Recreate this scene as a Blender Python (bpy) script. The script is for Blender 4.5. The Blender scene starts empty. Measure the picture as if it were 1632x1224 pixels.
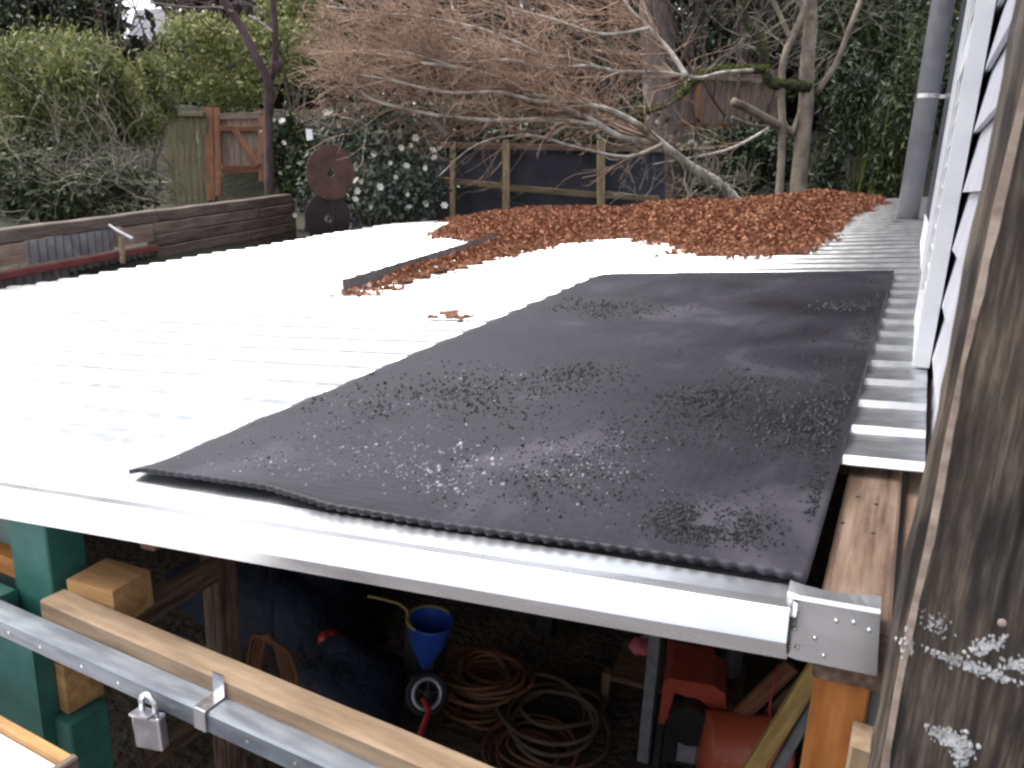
import bpy, math, random
import numpy as np
from mathutils import Vector, Matrix, noise

rnd = random.Random(7)
rng = np.random.default_rng(7)
scene = bpy.context.scene
COL = scene.collection
R_ = math.radians

# ------------------------------------------------------------------ camera
CAM = np.array([0.0, 0.0, 2.5])
ROT = np.array([[0.88874172, -0.15158731, 0.43261929],
                [0.45662582, 0.20960407, -0.86461494],
                [0.04038589, 0.9659645, 0.25550256]])
FPX = 1240.0
cam_d = bpy.data.cameras.new('camera')
cam = bpy.data.objects.new('camera', cam_d)
COL.objects.link(cam)
cam_d.sensor_width = 36.0
cam_d.lens = 36.0 * FPX / 1632.0
cam_d.clip_start = 0.02
cam_d.clip_end = 600.0
M4 = Matrix([list(ROT[i]) + [CAM[i]] for i in range(3)] + [[0, 0, 0, 1]])
cam.matrix_world = M4
cam_d.dof.use_dof = True
cam_d.dof.focus_distance = 2.2
cam_d.dof.aperture_fstop = 14.0
scene.camera = cam

# ------------------------------------------------------------------ sky, sun, exposure
world = bpy.data.worlds.new('World')
scene.world = world
world.use_nodes = True
wn = world.node_tree.nodes
wl = world.node_tree.links
SUN_EL, SUN_AZ = 62.0, 268.0          # azimuth measured clockwise from +Y (veiled by cloud, high to the left)
sky = wn.new('ShaderNodeTexSky')
sky.sky_type = 'NISHITA'
sky.sun_disc = False
sky.sun_elevation = R_(SUN_EL)
sky.sun_rotation = R_(SUN_AZ)
sky.air_density = 1.0
sky.dust_density = 4.0
sky.ozone_density = 1.0
hs = wn.new('ShaderNodeHueSaturation')
hs.inputs['Saturation'].default_value = 0.42
wl.new(sky.outputs[0], hs.inputs['Color'])
bgn = wn['Background']
wl.new(hs.outputs[0], bgn.inputs['Color'])
bgn.inputs['Strength'].default_value = 0.13
sun_d = bpy.data.lights.new('sun', 'SUN')
sun_d.energy = 0.8
sun_d.angle = R_(30)
sun_d.color = (1.0, 0.97, 0.93)
sun = bpy.data.objects.new('sun', sun_d)
COL.objects.link(sun)
sd = Vector((math.sin(R_(SUN_AZ)) * math.cos(R_(SUN_EL)), math.cos(R_(SUN_AZ)) * math.cos(R_(SUN_EL)), math.sin(R_(SUN_EL))))
sun.rotation_euler = sd.to_track_quat('Z', 'Y').to_euler()
sun.location = (-6, 4, 12)
scene.view_settings.view_transform = 'Standard'
scene.view_settings.look = 'None'
scene.view_settings.exposure = 1.65
scene.view_settings.gamma = 1.0
scene.view_settings.use_curve_mapping = False
scene.render.engine = 'CYCLES'
scene.cycles.max_bounces = 6
scene.cycles.filter_width = 2.5
scene.cycles.use_denoising = True

# ------------------------------------------------------------------ picture <-> place
def ray(px, py):
    return ROT @ np.array([(px - 816.0) / FPX, -(py - 612.0) / FPX, -1.0])
def at(px, py, t):                       # point at depth t along the viewing axis
    return Vector(CAM + ray(px, py) * t)
def atx(px, py, X):
    r = ray(px, py); return Vector(CAM + r * (X / r[0]))
def aty(px, py, Y):
    r = ray(px, py); return Vector(CAM + r * (Y / r[1]))
def atz(px, py, Z):
    r = ray(px, py); return Vector(CAM + r * ((Z - CAM[2]) / r[2]))
RN = np.array([-0.10027583, -0.06627346, 0.99275001])
def _n(v): return v / np.linalg.norm(v)
EU = -_n(ray(-1564, 463)); EV = _n(ray(1488, 211))
EV = _n(EV - EU * (EV @ EU)); RN = _n(np.cross(EU, EV))
RO = CAM - 0.5 * RN
def RP(u, v, w=0.0):
    return Vector(RO + EU * u + EV * v + RN * w)
def roof_uv(px, py):
    r = ray(px, py); q = CAM + r * (-0.5 / (r @ RN)) - RO
    return float(q @ EU), float(q @ EV)
def roof_z(x, y):
    return RO[2] - (RN[0] * (x - RO[0]) + RN[1] * (y - RO[1])) / RN[2]
# house wall frame
_w = ray(1464, 312); DW = _n(np.array([_w[0], _w[1], 0.0])); NW = np.array([DW[1], -DW[0], 0.0])
def HW(y, o, z):
    return Vector(DW * y + NW * o + np.array([0, 0, z]))

# ------------------------------------------------------------------ materials
def mat(name, c1, c2=None, rough=0.7, metal=0.0, scale=8.0, stretch=(1, 1, 1), bump=0.0, bscale=None,
        c3=None, spec=0.5, coord='Object', island=False, lo=0.35, hi=0.65, detail=6.0, rvar=0.0, trans=0.0, bdist=0.01):
    m = bpy.data.materials.new(name); m.use_nodes = True
    nt = m.node_tree; N = nt.nodes; L = nt.links
    b = N['Principled BSDF']
    b.inputs['Roughness'].default_value = rough
    b.inputs['Metallic'].default_value = metal
    b.inputs['Specular IOR Level'].default_value = spec
    if c2 is None: c2 = c1
    tc = N.new('ShaderNodeTexCoord'); mp = N.new('ShaderNodeMapping')
    L.new(tc.outputs[coord], mp.inputs['Vector'])
    mp.inputs['Scale'].default_value = stretch
    nz = N.new('ShaderNodeTexNoise'); nz.inputs['Scale'].default_value = scale; nz.inputs['Detail'].default_value = detail
    L.new(mp.outputs[0], nz.inputs['Vector'])
    ramp = N.new('ShaderNodeValToRGB')
    ramp.color_ramp.elements[0].position = lo; ramp.color_ramp.elements[0].color = (*c1, 1)
    ramp.color_ramp.elements[1].position = hi; ramp.color_ramp.elements[1].color = (*c2, 1)
    if c3 is not None:
        e = ramp.color_ramp.elements.new((lo + hi) / 2 + 0.0); e.color = (*c3, 1)
    if island:
        g = N.new('ShaderNodeNewGeometry')
        mx = N.new('ShaderNodeMath'); mx.operation = 'MULTIPLY_ADD'
        L.new(g.outputs['Random Per Island'], mx.inputs[0]); mx.inputs[1].default_value = 0.6
        mm = N.new('ShaderNodeMath'); mm.operation = 'MULTIPLY'; mm.inputs[1].default_value = 0.4
        L.new(nz.outputs['Fac'], mm.inputs[0]); L.new(mm.outputs[0], mx.inputs[2])
        L.new(mx.outputs[0], ramp.inputs['Fac'])
    else:
        L.new(nz.outputs['Fac'], ramp.inputs['Fac'])
    L.new(ramp.outputs['Color'], b.inputs['Base Color'])
    if rvar:
        r = N.new('ShaderNodeMapRange'); r.inputs['To Min'].default_value = rough - rvar; r.inputs['To Max'].default_value = rough + rvar
        L.new(nz.outputs['Fac'], r.inputs['Value']); L.new(r.outputs[0], b.inputs['Roughness'])
    if bump:
        n2 = nz
        if bscale:
            n2 = N.new('ShaderNodeTexNoise'); n2.inputs['Scale'].default_value = bscale; n2.inputs['Detail'].default_value = 4
            L.new(mp.outputs[0], n2.inputs['Vector'])
        bp = N.new('ShaderNodeBump'); bp.inputs['Strength'].default_value = bump; bp.inputs['Distance'].default_value = bdist
        L.new(n2.outputs['Fac'], bp.inputs['Height']); L.new(bp.outputs[0], b.inputs['Normal'])
    if trans:
        t = N.new('ShaderNodeBsdfTranslucent'); mix = N.new('ShaderNodeMixShader'); mix.inputs[0].default_value = trans
        L.new(ramp.outputs['Color'], t.inputs['Color'])
        L.new(b.outputs[0], mix.inputs[1]); L.new(t.outputs[0], mix.inputs[2])
        L.new(mix.outputs[0], N['Material Output'].inputs['Surface'])
    return m

def wood(name, c1, c2, rough=0.75, scale=9.0, bump=0.25, c3=None, lo=0.3, hi=0.7, blotch=0.55):
    m = mat(name, c1, c2, rough, 0, scale, (0.45, 8, 8), bump, None, c3, 0.3, lo=lo, hi=hi, detail=9, bdist=0.003)
    nt = m.node_tree; N = nt.nodes; L = nt.links; b = N['Principled BSDF']
    src = b.inputs['Base Color'].links[0].from_socket
    tc = N.new('ShaderNodeTexCoord'); mp = N.new('ShaderNodeMapping'); mp.inputs['Scale'].default_value = (0.5, 2.2, 2.2)
    oi = N.new('ShaderNodeObjectInfo'); ad = N.new('ShaderNodeVectorMath'); ad.operation = 'ADD'
    L.new(tc.outputs['Object'], ad.inputs[0]); L.new(oi.outputs['Random'], ad.inputs[1]); L.new(ad.outputs[0], mp.inputs['Vector'])
    nz = N.new('ShaderNodeTexNoise'); nz.inputs['Scale'].default_value = 7.0; nz.inputs['Detail'].default_value = 7; nz.inputs['Roughness'].default_value = 0.65
    L.new(mp.outputs[0], nz.inputs['Vector'])
    r = N.new('ShaderNodeValToRGB'); e = r.color_ramp.elements
    e[0].position = 0.33; e[0].color = (blotch * 1.02, blotch * 0.94, blotch * 0.9, 1); e[1].position = 0.62; e[1].color = (1.08, 1.06, 1.04, 1)
    L.new(nz.outputs['Fac'], r.inputs['Fac'])
    mx = N.new('ShaderNodeMix'); mx.data_type = 'RGBA'; mx.blend_type = 'MULTIPLY'; mx.inputs['Factor'].default_value = 1.0
    L.new(src, mx.inputs['A']); L.new(r.outputs[0], mx.inputs['B']); L.new(mx.outputs['Result'], b.inputs['Base Color'])
    return m

MT = {}
MT['galv'] = mat('galvanised_steel', (0.62, 0.64, 0.66), (0.82, 0.83, 0.84), 0.31, 0.93, 22, (1, 1, 1), 0.04, 60, rvar=0.04, bdist=0.002)
MT['flash'] = mat('flashing_steel', (0.60, 0.60, 0.61), (0.74, 0.74, 0.75), 0.28, 0.9, 14, (0.4, 2, 2), 0.03, 30, rvar=0.08, bdist=0.002)
MT['strut'] = mat('strut_steel', (0.16, 0.175, 0.20), (0.26, 0.28, 0.31), 0.5, 0.6, 30, (0.4, 2, 2), 0.05, rvar=0.1, bdist=0.002)
MT['bright'] = mat('bright_steel', (0.6, 0.6, 0.62), (0.75, 0.75, 0.77), 0.25, 0.95, 40, rvar=0.08)
MT['dark_metal'] = mat('dark_metal', (0.03, 0.032, 0.036), (0.06, 0.06, 0.065), 0.45, 0.5, 30)
MT['grey_post'] = mat('grey_metal_post', (0.19, 0.19, 0.20), (0.27, 0.27, 0.28), 0.6, 0.15, 30)
MT['raf'] = wood('weathered_fir', (0.11, 0.06, 0.04), (0.33, 0.245, 0.19), c3=(0.23, 0.16, 0.115), scale=10, blotch=0.38)
MT['fir'] = wood('new_fir', (0.30, 0.21, 0.13), (0.42, 0.31, 0.21), c3=(0.36, 0.26, 0.17))
MT['orange_wood'] = wood('orange_stained_wood', (0.42, 0.15, 0.035), (0.55, 0.23, 0.07))
MT['block'] = wood('cut_block_wood', (0.42, 0.23, 0.09), (0.56, 0.34, 0.15))
MT['brown_wood'] = wood('brown_dark_wood', (0.12, 0.075, 0.045), (0.22, 0.14, 0.085))
MT['yellow_wood'] = wood('yellow_wood', (0.52, 0.34, 0.11), (0.62, 0.44, 0.18))
MT['grey_wood'] = wood('grey_weathered_wood', (0.085, 0.065, 0.055), (0.20, 0.16, 0.135), c3=(0.14, 0.11, 0.092), bump=0.4)
MT['grey_wood2'] = wood('pale_weathered_wood', (0.12, 0.098, 0.082), (0.25, 0.205, 0.17), c3=(0.18, 0.145, 0.12), bump=0.4)
MT['cedar'] = wood('cedar_wood', (0.19, 0.08, 0.04), (0.29, 0.135, 0.075))
MT['moss_wood'] = wood('mossy_boards', (0.12, 0.11, 0.06), (0.22, 0.19, 0.12), c3=(0.16, 0.15, 0.085))
MT['fence_wood'] = wood('fence_boards', (0.22, 0.155, 0.12), (0.32, 0.24, 0.19))
MT['post_wood'] = wood('pale_post_wood', (0.24, 0.19, 0.11), (0.36, 0.29, 0.19))
MT['green'] = mat('green_paint', (0.018, 0.10, 0.08), (0.027, 0.135, 0.105), 0.6, 0, 25, bump=0.2, bscale=160, bdist=0.002)
MT['green2'] = mat('grey_green_paint', (0.10, 0.16, 0.15), (0.14, 0.20, 0.19), 0.6, 0, 25, bump=0.2, bscale=160, bdist=0.002)
MT['white'] = mat('white_paint', (0.72, 0.72, 0.73), (0.80, 0.80, 0.81), 0.45, 0, 6, bump=0.05, bscale=60)
MT['siding'] = mat('siding_paint', (0.47, 0.47, 0.515), (0.55, 0.55, 0.59), 0.55, 0, 5, (0.3, 2, 2), 0.08, 40, bdist=0.003)
MT['black'] = mat('black_rubber_and_shade', (0.008, 0.008, 0.009), (0.014, 0.014, 0.015), 0.5)
MT['pipe'] = mat('grey_pipe_paint', (0.18, 0.18, 0.20), (0.23, 0.23, 0.25), 0.5, 0, 12, bump=0.05, bscale=60)
MT['dirt'] = mat('dirt', (0.045, 0.032, 0.022), (0.09, 0.064, 0.042), 0.95, 0, 3.0, bump=0.8, bscale=18, bdist=0.05)
MT['soil'] = mat('garden_soil', (0.020, 0.017, 0.010), (0.048, 0.038, 0.022), 0.95, 0, 1.3, bump=0.8, bscale=9, bdist=0.08, c3=(0.026, 0.028, 0.012))
MT['leaf_litter'] = mat('fallen_leaves', (0.21, 0.097, 0.05), (0.38, 0.205, 0.12), 0.8, 0, 30, island=True, lo=0.15, hi=0.9, c3=(0.30, 0.105, 0.045))
MT['leaf_bed'] = mat('leaf_bed', (0.19, 0.085, 0.048), (0.28, 0.13, 0.075), 0.9, 0, 60, bump=1.0, bscale=70, bdist=0.03)
MT['rust'] = mat('rusted_steel', (0.085, 0.044, 0.035), (0.14, 0.072, 0.055), 0.8, 0.2, 9, bump=0.1, bscale=60)
MT['rust_dark'] = mat('dark_shaded_rust', (0.032, 0.024, 0.025), (0.05, 0.034, 0.032), 0.8, 0.2, 9)  # darker copy of rust; carries the lower blade's shade in its colour
MT['bark_dark'] = mat('dark_bark', (0.055, 0.034, 0.036), (0.115, 0.075, 0.075), 0.85, 0, 14, (1, 1, 0.3), 0.7, bdist=0.02)
MT['bark_pale'] = mat('lichen_bark', (0.17, 0.145, 0.11), (0.55, 0.51, 0.45), 0.85, 0, 7, bump=0.6, bscale=30, c3=(0.38, 0.34, 0.28), bdist=0.01)
MT['bark_grey'] = mat('alder_bark', (0.12, 0.095, 0.07), (0.30, 0.25, 0.19), 0.85, 0, 5, (1, 1, 0.6), 0.6, 30, c3=(0.20, 0.165, 0.12), bdist=0.01)
MT['bark_fir'] = mat('fir_bark', (0.06, 0.042, 0.036), (0.13, 0.095, 0.085), 0.95, 0, 10, (1, 1, 0.2), 1.0, bdist=0.04)
MT['mossy_bark'] = mat('mossy_bark', (0.022, 0.018, 0.012), (0.07, 0.085, 0.02), 0.95, 0, 9, bump=0.8, bdist=0.02, c3=(0.035, 0.03, 0.018))
MT['moss'] = mat('moss', (0.06, 0.075, 0.014), (0.16, 0.19, 0.035), 0.95, 0, 40, bump=1.0, bdist=0.01)
MT['twig'] = mat('reddish_twigs', (0.21, 0.13, 0.09), (0.46, 0.33, 0.24), 0.8, 0, 3, c3=(0.33, 0.215, 0.15))
MT['brush'] = mat('pale_brush', (0.13, 0.115, 0.085), (0.27, 0.25, 0.19), 0.85, 0, 3)
MT['bamboo_leaf'] = mat('bamboo_leaf', (0.06, 0.075, 0.025), (0.38, 0.38, 0.14), 0.6, 0, 1.2, island=True, lo=0.2, hi=0.85, c3=(0.18, 0.20, 0.065), trans=0.25)
MT['yellow_leaf'] = mat('yellow_green_leaf', (0.16, 0.175, 0.06), (0.48, 0.47, 0.20), 0.6, 0, 1.2, island=True, lo=0.2, hi=0.85, c3=(0.19, 0.22, 0.06), trans=0.25)
MT['dark_leaf'] = mat('dark_evergreen_leaf', (0.012, 0.024, 0.010), (0.06, 0.085, 0.028), 0.55, 0, 1.0, island=True, lo=0.2, hi=0.9, c3=(0.028, 0.045, 0.016))
MT['mid_leaf'] = mat('mid_evergreen_leaf', (0.02, 0.035, 0.010), (0.10, 0.13, 0.04), 0.6, 0, 1.0, island=True, lo=0.2, hi=0.9, c3=(0.05, 0.07, 0.022))
MT['camellia_leaf'] = mat('camellia_leaf', (0.035, 0.05, 0.034), (0.33, 0.37, 0.29), 0.3, 0, 3.0, island=True, lo=0.2, hi=0.95, c3=(0.12, 0.15, 0.11))
MT['far_leaf'] = mat('far_wood_leaf', (0.020, 0.024, 0.012), (0.085, 0.082, 0.045), 0.8, 0, 0.35, island=True, lo=0.25, hi=0.85, c3=(0.045, 0.047, 0.026))
MT['petal'] = mat('white_petal', (0.58, 0.55, 0.44), (0.78, 0.75, 0.66), 0.6, 0, 30)
MT['fence_blue'] = mat('dark_blue_sheeting', (0.010, 0.012, 0.022), (0.028, 0.031, 0.046), 0.6, 0, 2.5, bump=0.2, bscale=4, bdist=0.05)
MT['corr'] = mat('old_corrugated', (0.16, 0.15, 0.16), (0.26, 0.25, 0.26), 0.55, 0.5, 8)
MT['red_paint'] = mat('dull_red_paint', (0.16, 0.04, 0.04), (0.24, 0.06, 0.055), 0.6, 0, 12)
MT['blue'] = mat('blue_plastic', (0.02, 0.07, 0.36), (0.028, 0.09, 0.44), 0.4)
MT['yellow'] = mat('yellow_hose', (0.34, 0.27, 0.07), (0.42, 0.33, 0.09), 0.5)
MT['orange'] = mat('orange_plastic', (0.48, 0.09, 0.04), (0.56, 0.12, 0.055), 0.45, 0, 6)
MT['orange_red'] = mat('red_orange_enamel', (0.36, 0.06, 0.035), (0.44, 0.08, 0.045), 0.35, 0, 6)
MT['cord'] = mat('orange_cord', (0.15, 0.058, 0.026), (0.21, 0.085, 0.038), 0.6)
MT['rope'] = mat('tan_rope', (0.085, 0.056, 0.038), (0.14, 0.092, 0.06), 0.8)
MT['navy'] = mat('navy_tarp', (0.004, 0.006, 0.016), (0.010, 0.014, 0.034), 0.75, 0, 4, bump=1.0, bscale=6, bdist=0.05)
MT['tyre'] = mat('black_tyre', (0.012, 0.012, 0.012), (0.022, 0.022, 0.022), 0.7)
MT['rim'] = mat('pale_rim', (0.42, 0.44, 0.47), (0.52, 0.54, 0.57), 0.35, 0.5, 10)
MT['red'] = mat('red_enamel', (0.34, 0.025, 0.03), (0.44, 0.035, 0.04), 0.4)
MT['pink'] = mat('pink_cloth', (0.62, 0.10, 0.14), (0.72, 0.16, 0.2), 0.8)
MT['concrete'] = mat('concrete', (0.14, 0.13, 0.13), (0.19, 0.18, 0.18), 0.9, 0, 5, bump=0.3, bscale=30)
MT['letter'] = mat('pale_lettering', (0.66, 0.24, 0.16), (0.72, 0.32, 0.22), 0.6)
MT['hillgrey'] = mat('grey_shingles', (0.15, 0.15, 0.17), (0.22, 0.22, 0.25), 0.8, 0, 4)
MT['glass'] = mat('window_glass', (0.04, 0.05, 0.06), (0.06, 0.07, 0.08), 0.08, 0, 2)

# rubber mat: charcoal sheet with fine cross ribs, a dusty dried film and wetter patches
def rubber_mat_material():
    m = bpy.data.materials.new('charcoal_rubber_sheet'); m.use_nodes = True
    nt = m.node_tree; N = nt.nodes; L = nt.links; b = N['Principled BSDF']
    tc = N.new('ShaderNodeTexCoord')
    n1 = N.new('ShaderNodeTexNoise'); n1.inputs['Scale'].default_value = 2.6; n1.inputs['Detail'].default_value = 9; n1.inputs['Roughness'].default_value = 0.62; n1.inputs['Distortion'].default_value = 0.6
    L.new(tc.outputs['Object'], n1.inputs['Vector'])
    r1 = N.new('ShaderNodeValToRGB')
    e = r1.color_ramp.elements
    e[0].position = 0.36; e[0].color = (0.0105, 0.0095, 0.0142, 1)
    e[1].position = 0.70; e[1].color = (0.058, 0.053, 0.066, 1)
    k = e.new(0.55); k.color = (0.0165, 0.0150, 0.0215, 1)
    L.new(n1.outputs['Fac'], r1.inputs['Fac']); L.new(r1.outputs[0], b.inputs['Base Color'])
    mr = N.new('ShaderNodeMapRange'); mr.inputs['From Min'].default_value = 0.35; mr.inputs['From Max'].default_value = 0.7
    mr.inputs['To Min'].default_value = 0.40; mr.inputs['To Max'].default_value = 0.75
    L.new(n1.outputs['Fac'], mr.inputs['Value']); L.new(mr.outputs[0], b.inputs['Roughness'])
    b.inputs['Specular IOR Level'].default_value = 0.4
    w1 = N.new('ShaderNodeTexWave'); w1.wave_type = 'BANDS'; w1.bands_direction = 'X'; w1.inputs['Scale'].default_value = 16
    w2 = N.new('ShaderNodeTexWave'); w2.wave_type = 'BANDS'; w2.bands_direction = 'Y'; w2.inputs['Scale'].default_value = 16
    L.new(tc.outputs['Object'], w1.inputs['Vector']); L.new(tc.outputs['Object'], w2.inputs['Vector'])
    ad = N.new('ShaderNodeMath'); ad.operation = 'ADD'; L.new(w1.outputs['Fac'], ad.inputs[0]); L.new(w2.outputs['Fac'], ad.inputs[1])
    n2 = N.new('ShaderNodeTexNoise'); n2.inputs['Scale'].default_value = 45; n2.inputs['Detail'].default_value = 4
    L.new(tc.outputs['Object'], n2.inputs['Vector'])
    a2 = N.new('ShaderNodeMath'); a2.operation = 'MULTIPLY_ADD'; a2.inputs[1].default_value = 0.12
    L.new(ad.outputs[0], a2.inputs[0]); L.new(n2.outputs['Fac'], a2.inputs[2])
    bp = N.new('ShaderNodeBump'); bp.inputs['Strength'].default_value = 0.35; bp.inputs['Distance'].default_value = 0.004
    L.new(a2.outputs[0], bp.inputs['Height']); L.new(bp.outputs[0], b.inputs['Normal'])
    return m
MT['rubber'] = rubber_mat_material()
MT['crumb'] = mat('wet_black_crumbs', (0.005, 0.005, 0.006), (0.012, 0.011, 0.013), 0.6, 0, 40)
MT['grit'] = mat('pale_grit', (0.10, 0.095, 0.105), (0.36, 0.34, 0.37), 0.4, 0, 40, island=True, lo=0.2, hi=0.9)

# weathered foreground post: dark stained grain, bare patches and chalky paint smears with shapes of their own
def post_material():
    m = bpy.data.materials.new('weathered_post_wood'); m.use_nodes = True
    nt = m.node_tree; N = nt.nodes; L = nt.links; b = N['Principled BSDF']
    tc = N.new('ShaderNodeTexCoord'); mp = N.new('ShaderNodeMapping'); mp.inputs['Scale'].default_value = (8, 8, 0.5)
    L.new(tc.outputs['Object'], mp.inputs['Vector'])
    n1 = N.new('ShaderNodeTexNoise'); n1.inputs['Scale'].default_value = 26; n1.inputs['Detail'].default_value = 9; n1.inputs['Roughness'].default_value = 0.7
    L.new(mp.outputs[0], n1.inputs['Vector'])
    r1 = N.new('ShaderNodeValToRGB'); e = r1.color_ramp.elements
    e[0].position = 0.32; e[0].color = (0.018, 0.0145, 0.0125, 1)
    e[1].position = 0.75; e[1].color = (0.24, 0.195, 0.15, 1)
    k = e.new(0.5); k.color = (0.066, 0.052, 0.041, 1)
    L.new(n1.outputs['Fac'], r1.inputs['Fac'])
    n2 = N.new('ShaderNodeTexNoise'); n2.inputs['Scale'].default_value = 7; n2.inputs['Detail'].default_value = 7
    L.new(tc.outputs['Object'], n2.inputs['Vector'])
    r2 = N.new('ShaderNodeValToRGB'); e = r2.color_ramp.elements
    e[0].position = 0.35; e[0].color = (0.75, 0.75, 0.8, 1); e[1].position = 0.68; e[1].color = (1.30, 1.18, 0.98, 1)
    L.new(n2.outputs['Fac'], r2.inputs['Fac'])
    mul = N.new('ShaderNodeMix'); mul.data_type = 'RGBA'; mul.blend_type = 'MULTIPLY'; mul.inputs['Factor'].default_value = 1.0
    L.new(r1.outputs[0], mul.inputs['A']); L.new(r2.outputs[0], mul.inputs['B'])
    L.new(mul.outputs['Result'], b.inputs['Base Color'])
    mp3 = N.new('ShaderNodeMapping'); mp3.inputs['Scale'].default_value = (9, 9, 1.6); L.new(tc.outputs['Object'], mp3.inputs['Vector'])
    n3 = N.new('ShaderNodeTexNoise'); n3.inputs['Scale'].default_value = 5; n3.inputs['Detail'].default_value = 8; L.new(mp3.outputs[0], n3.inputs['Vector'])
    r3 = N.new('ShaderNodeValToRGB'); e = r3.color_ramp.elements
    e[0].position = 0.40; e[0].color = (0.16, 0.15, 0.16, 1); e[1].position = 0.50; e[1].color = (1, 1, 1, 1)
    L.new(n3.outputs['Fac'], r3.inputs['Fac'])
    m3 = N.new('ShaderNodeMix'); m3.data_type = 'RGBA'; m3.blend_type = 'MULTIPLY'; m3.inputs['Factor'].default_value = 0.8
    L.new(mul.outputs['Result'], m3.inputs['A']); L.new(r3.outputs[0], m3.inputs['B']); L.new(m3.outputs['Result'], b.inputs['Base Color'])
    b.inputs['Roughness'].default_value = 0.62
    bp = N.new('ShaderNodeBump'); bp.inputs['Strength'].default_value = 0.6; bp.inputs['Distance'].default_value = 0.004
    L.new(n1.outputs['Fac'], bp.inputs['Height']); L.new(bp.outputs[0], b.inputs['Normal'])
    return m
MT['old_post'] = post_material()
MT['chalk'] = mat('chalky_paint', (0.30, 0.29, 0.28), (0.66, 0.66, 0.66), 0.7, 0, 60)
MT['pale_edge'] = wood('bare_grey_edge', (0.20, 0.155, 0.125), (0.40, 0.33, 0.28))

# ------------------------------------------------------------------ mesh helpers
WM = {}                                  # world matrices of what has been made
def setp(o, mw, parent):
    o.matrix_world = mw
    if parent is not None:
        o.parent = parent
        o.matrix_parent_inverse = WM[parent.name].inverted()
        o.matrix_basis = mw
    WM[o.name] = mw.copy()

def tag(o, label, cat=None, group=None, kind=None):
    if label: o['label'] = label
    if cat: o['category'] = cat
    if group: o['group'] = group
    if kind: o['kind'] = kind
    return o

def thing(name, label, cat, loc, group=None):
    o = bpy.data.objects.new(name, None); COL.objects.link(o)
    o.empty_display_size = 0.1
    setp(o, Matrix.Translation(Vector(loc)), None)
    return tag(o, label, cat, group)

def link(name, me, m, mw=Matrix.Identity(4), parent=None, smooth=False):
    if m is not None and not me.materials: me.materials.append(m)
    if smooth:
        me.polygons.foreach_set('use_smooth', [True] * len(me.polygons))
    o = bpy.data.objects.new(name, me); COL.objects.link(o)
    setp(o, mw, parent)
    return o

class MB:
    def __init__(s): s.v = []; s.f = []
    def add(s, vs, fs):
        n = len(s.v); s.v.extend([tuple(x) for x in vs]); s.f.extend([tuple(n + i for i in f) for f in fs]); return s
    def box(s, c, size, mtx=None, jit=0.0):
        hx, hy, hz = size[0] / 2, size[1] / 2, size[2] / 2
        vs = []
        for z in (-hz, hz):
            for x, y in ((-hx, -hy), (hx, -hy), (hx, hy), (-hx, hy)):
                p = Vector((x, y, z))
                if jit: p += Vector((rnd.uniform(-jit, jit), rnd.uniform(-jit, jit), rnd.uniform(-jit, jit)))
                if mtx is not None: p = mtx @ p
                vs.append(p + Vector(c))
        return s.add(vs, [(3, 2, 1, 0), (4, 5, 6, 7), (0, 1, 5, 4), (1, 2, 6, 5), (2, 3, 7, 6), (3, 0, 4, 7)])
    def tube(s, pts, rad, n=8, cap=True, closed=False):
        pts = [Vector(p) for p in pts]; k = len(pts)
        if not hasattr(rad, '__len__'): rad = [rad] * k
        base = len(s.v); prev = None
        for i, p in enumerate(pts):
            a = pts[i - 1] if (i > 0 or closed) else p
            b_ = pts[(i + 1) % k] if (i < k - 1 or closed) else p
            d = (b_ - a)
            if d.length < 1e-9: d = Vector((0, 0, 1))
            d.normalize()
            if prev is None:
                up = Vector((0, 0, 1)) if abs(d.z) < 0.9 else Vector((1, 0, 0))
                x = up.cross(d).normalized()
            else:
                x = (prev - d * prev.dot(d))
                x = x.normalized() if x.length > 1e-6 else d.orthogonal().normalized()
            prev = x; y = d.cross(x)
            for j in range(n):
                t = 2 * math.pi * j / n
                s.v.append(tuple(p + (x * math.cos(t) + y * math.sin(t)) * rad[i]))
        for i in range(k if closed else k - 1):
            for j in range(n):
                a = base + i * n + j; b_ = base + i * n + (j + 1) % n
                c = base + ((i + 1) % k) * n + (j + 1) % n; d = base + ((i + 1) % k) * n + j
                s.f.append((a, b_, c, d))
        if cap and not closed:
            s.f.append(tuple(base + j for j in reversed(range(n))))
            s.f.append(tuple(base + (k - 1) * n + j for j in range(n)))
        return s
    def prism(s, poly, ext):            # polygon of points, extruded along vector ext
        poly = [Vector(p) for p in poly]; n = len(poly); e = Vector(ext)
        return s.add(poly + [p + e for p in poly], [tuple(reversed(range(n))), tuple(range(n, 2 * n))] +
                     [(i, (i + 1) % n, n + (i + 1) % n, n + i) for i in range(n)])
    def lathe(s, prof, mw, n=24, cap0=False, cap1=False):
        base = len(s.v)
        for r, h in prof:
            for j in range(n):
                t = 2 * math.pi * j / n
                s.v.append(tuple(mw @ Vector((r * math.cos(t), r * math.sin(t), h))))
        for i in range(len(prof) - 1):
            for j in range(n):
                s.f.append((base + i * n + j, base + i * n + (j + 1) % n, base + (i + 1) * n + (j + 1) % n, base + (i + 1) * n + j))
        if cap0: s.f.append(tuple(base + j for j in reversed(range(n))))
        if cap1: s.f.append(tuple(base + (len(prof) - 1) * n + j for j in range(n)))
        return s
    def build(s, name, m, parent=None, smooth=False, origin=None):
        me = bpy.data.meshes.new(name)
        o = Vector(origin) if origin is not None else Vector(np.mean(np.array(s.v), axis=0))
        me.from_pydata([(x - o.x, y - o.y, z - o.z) for x, y, z in s.v], [], s.f)
        me.update()
        return link(name, me, m, Matrix.Translation(o), parent, smooth)

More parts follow.
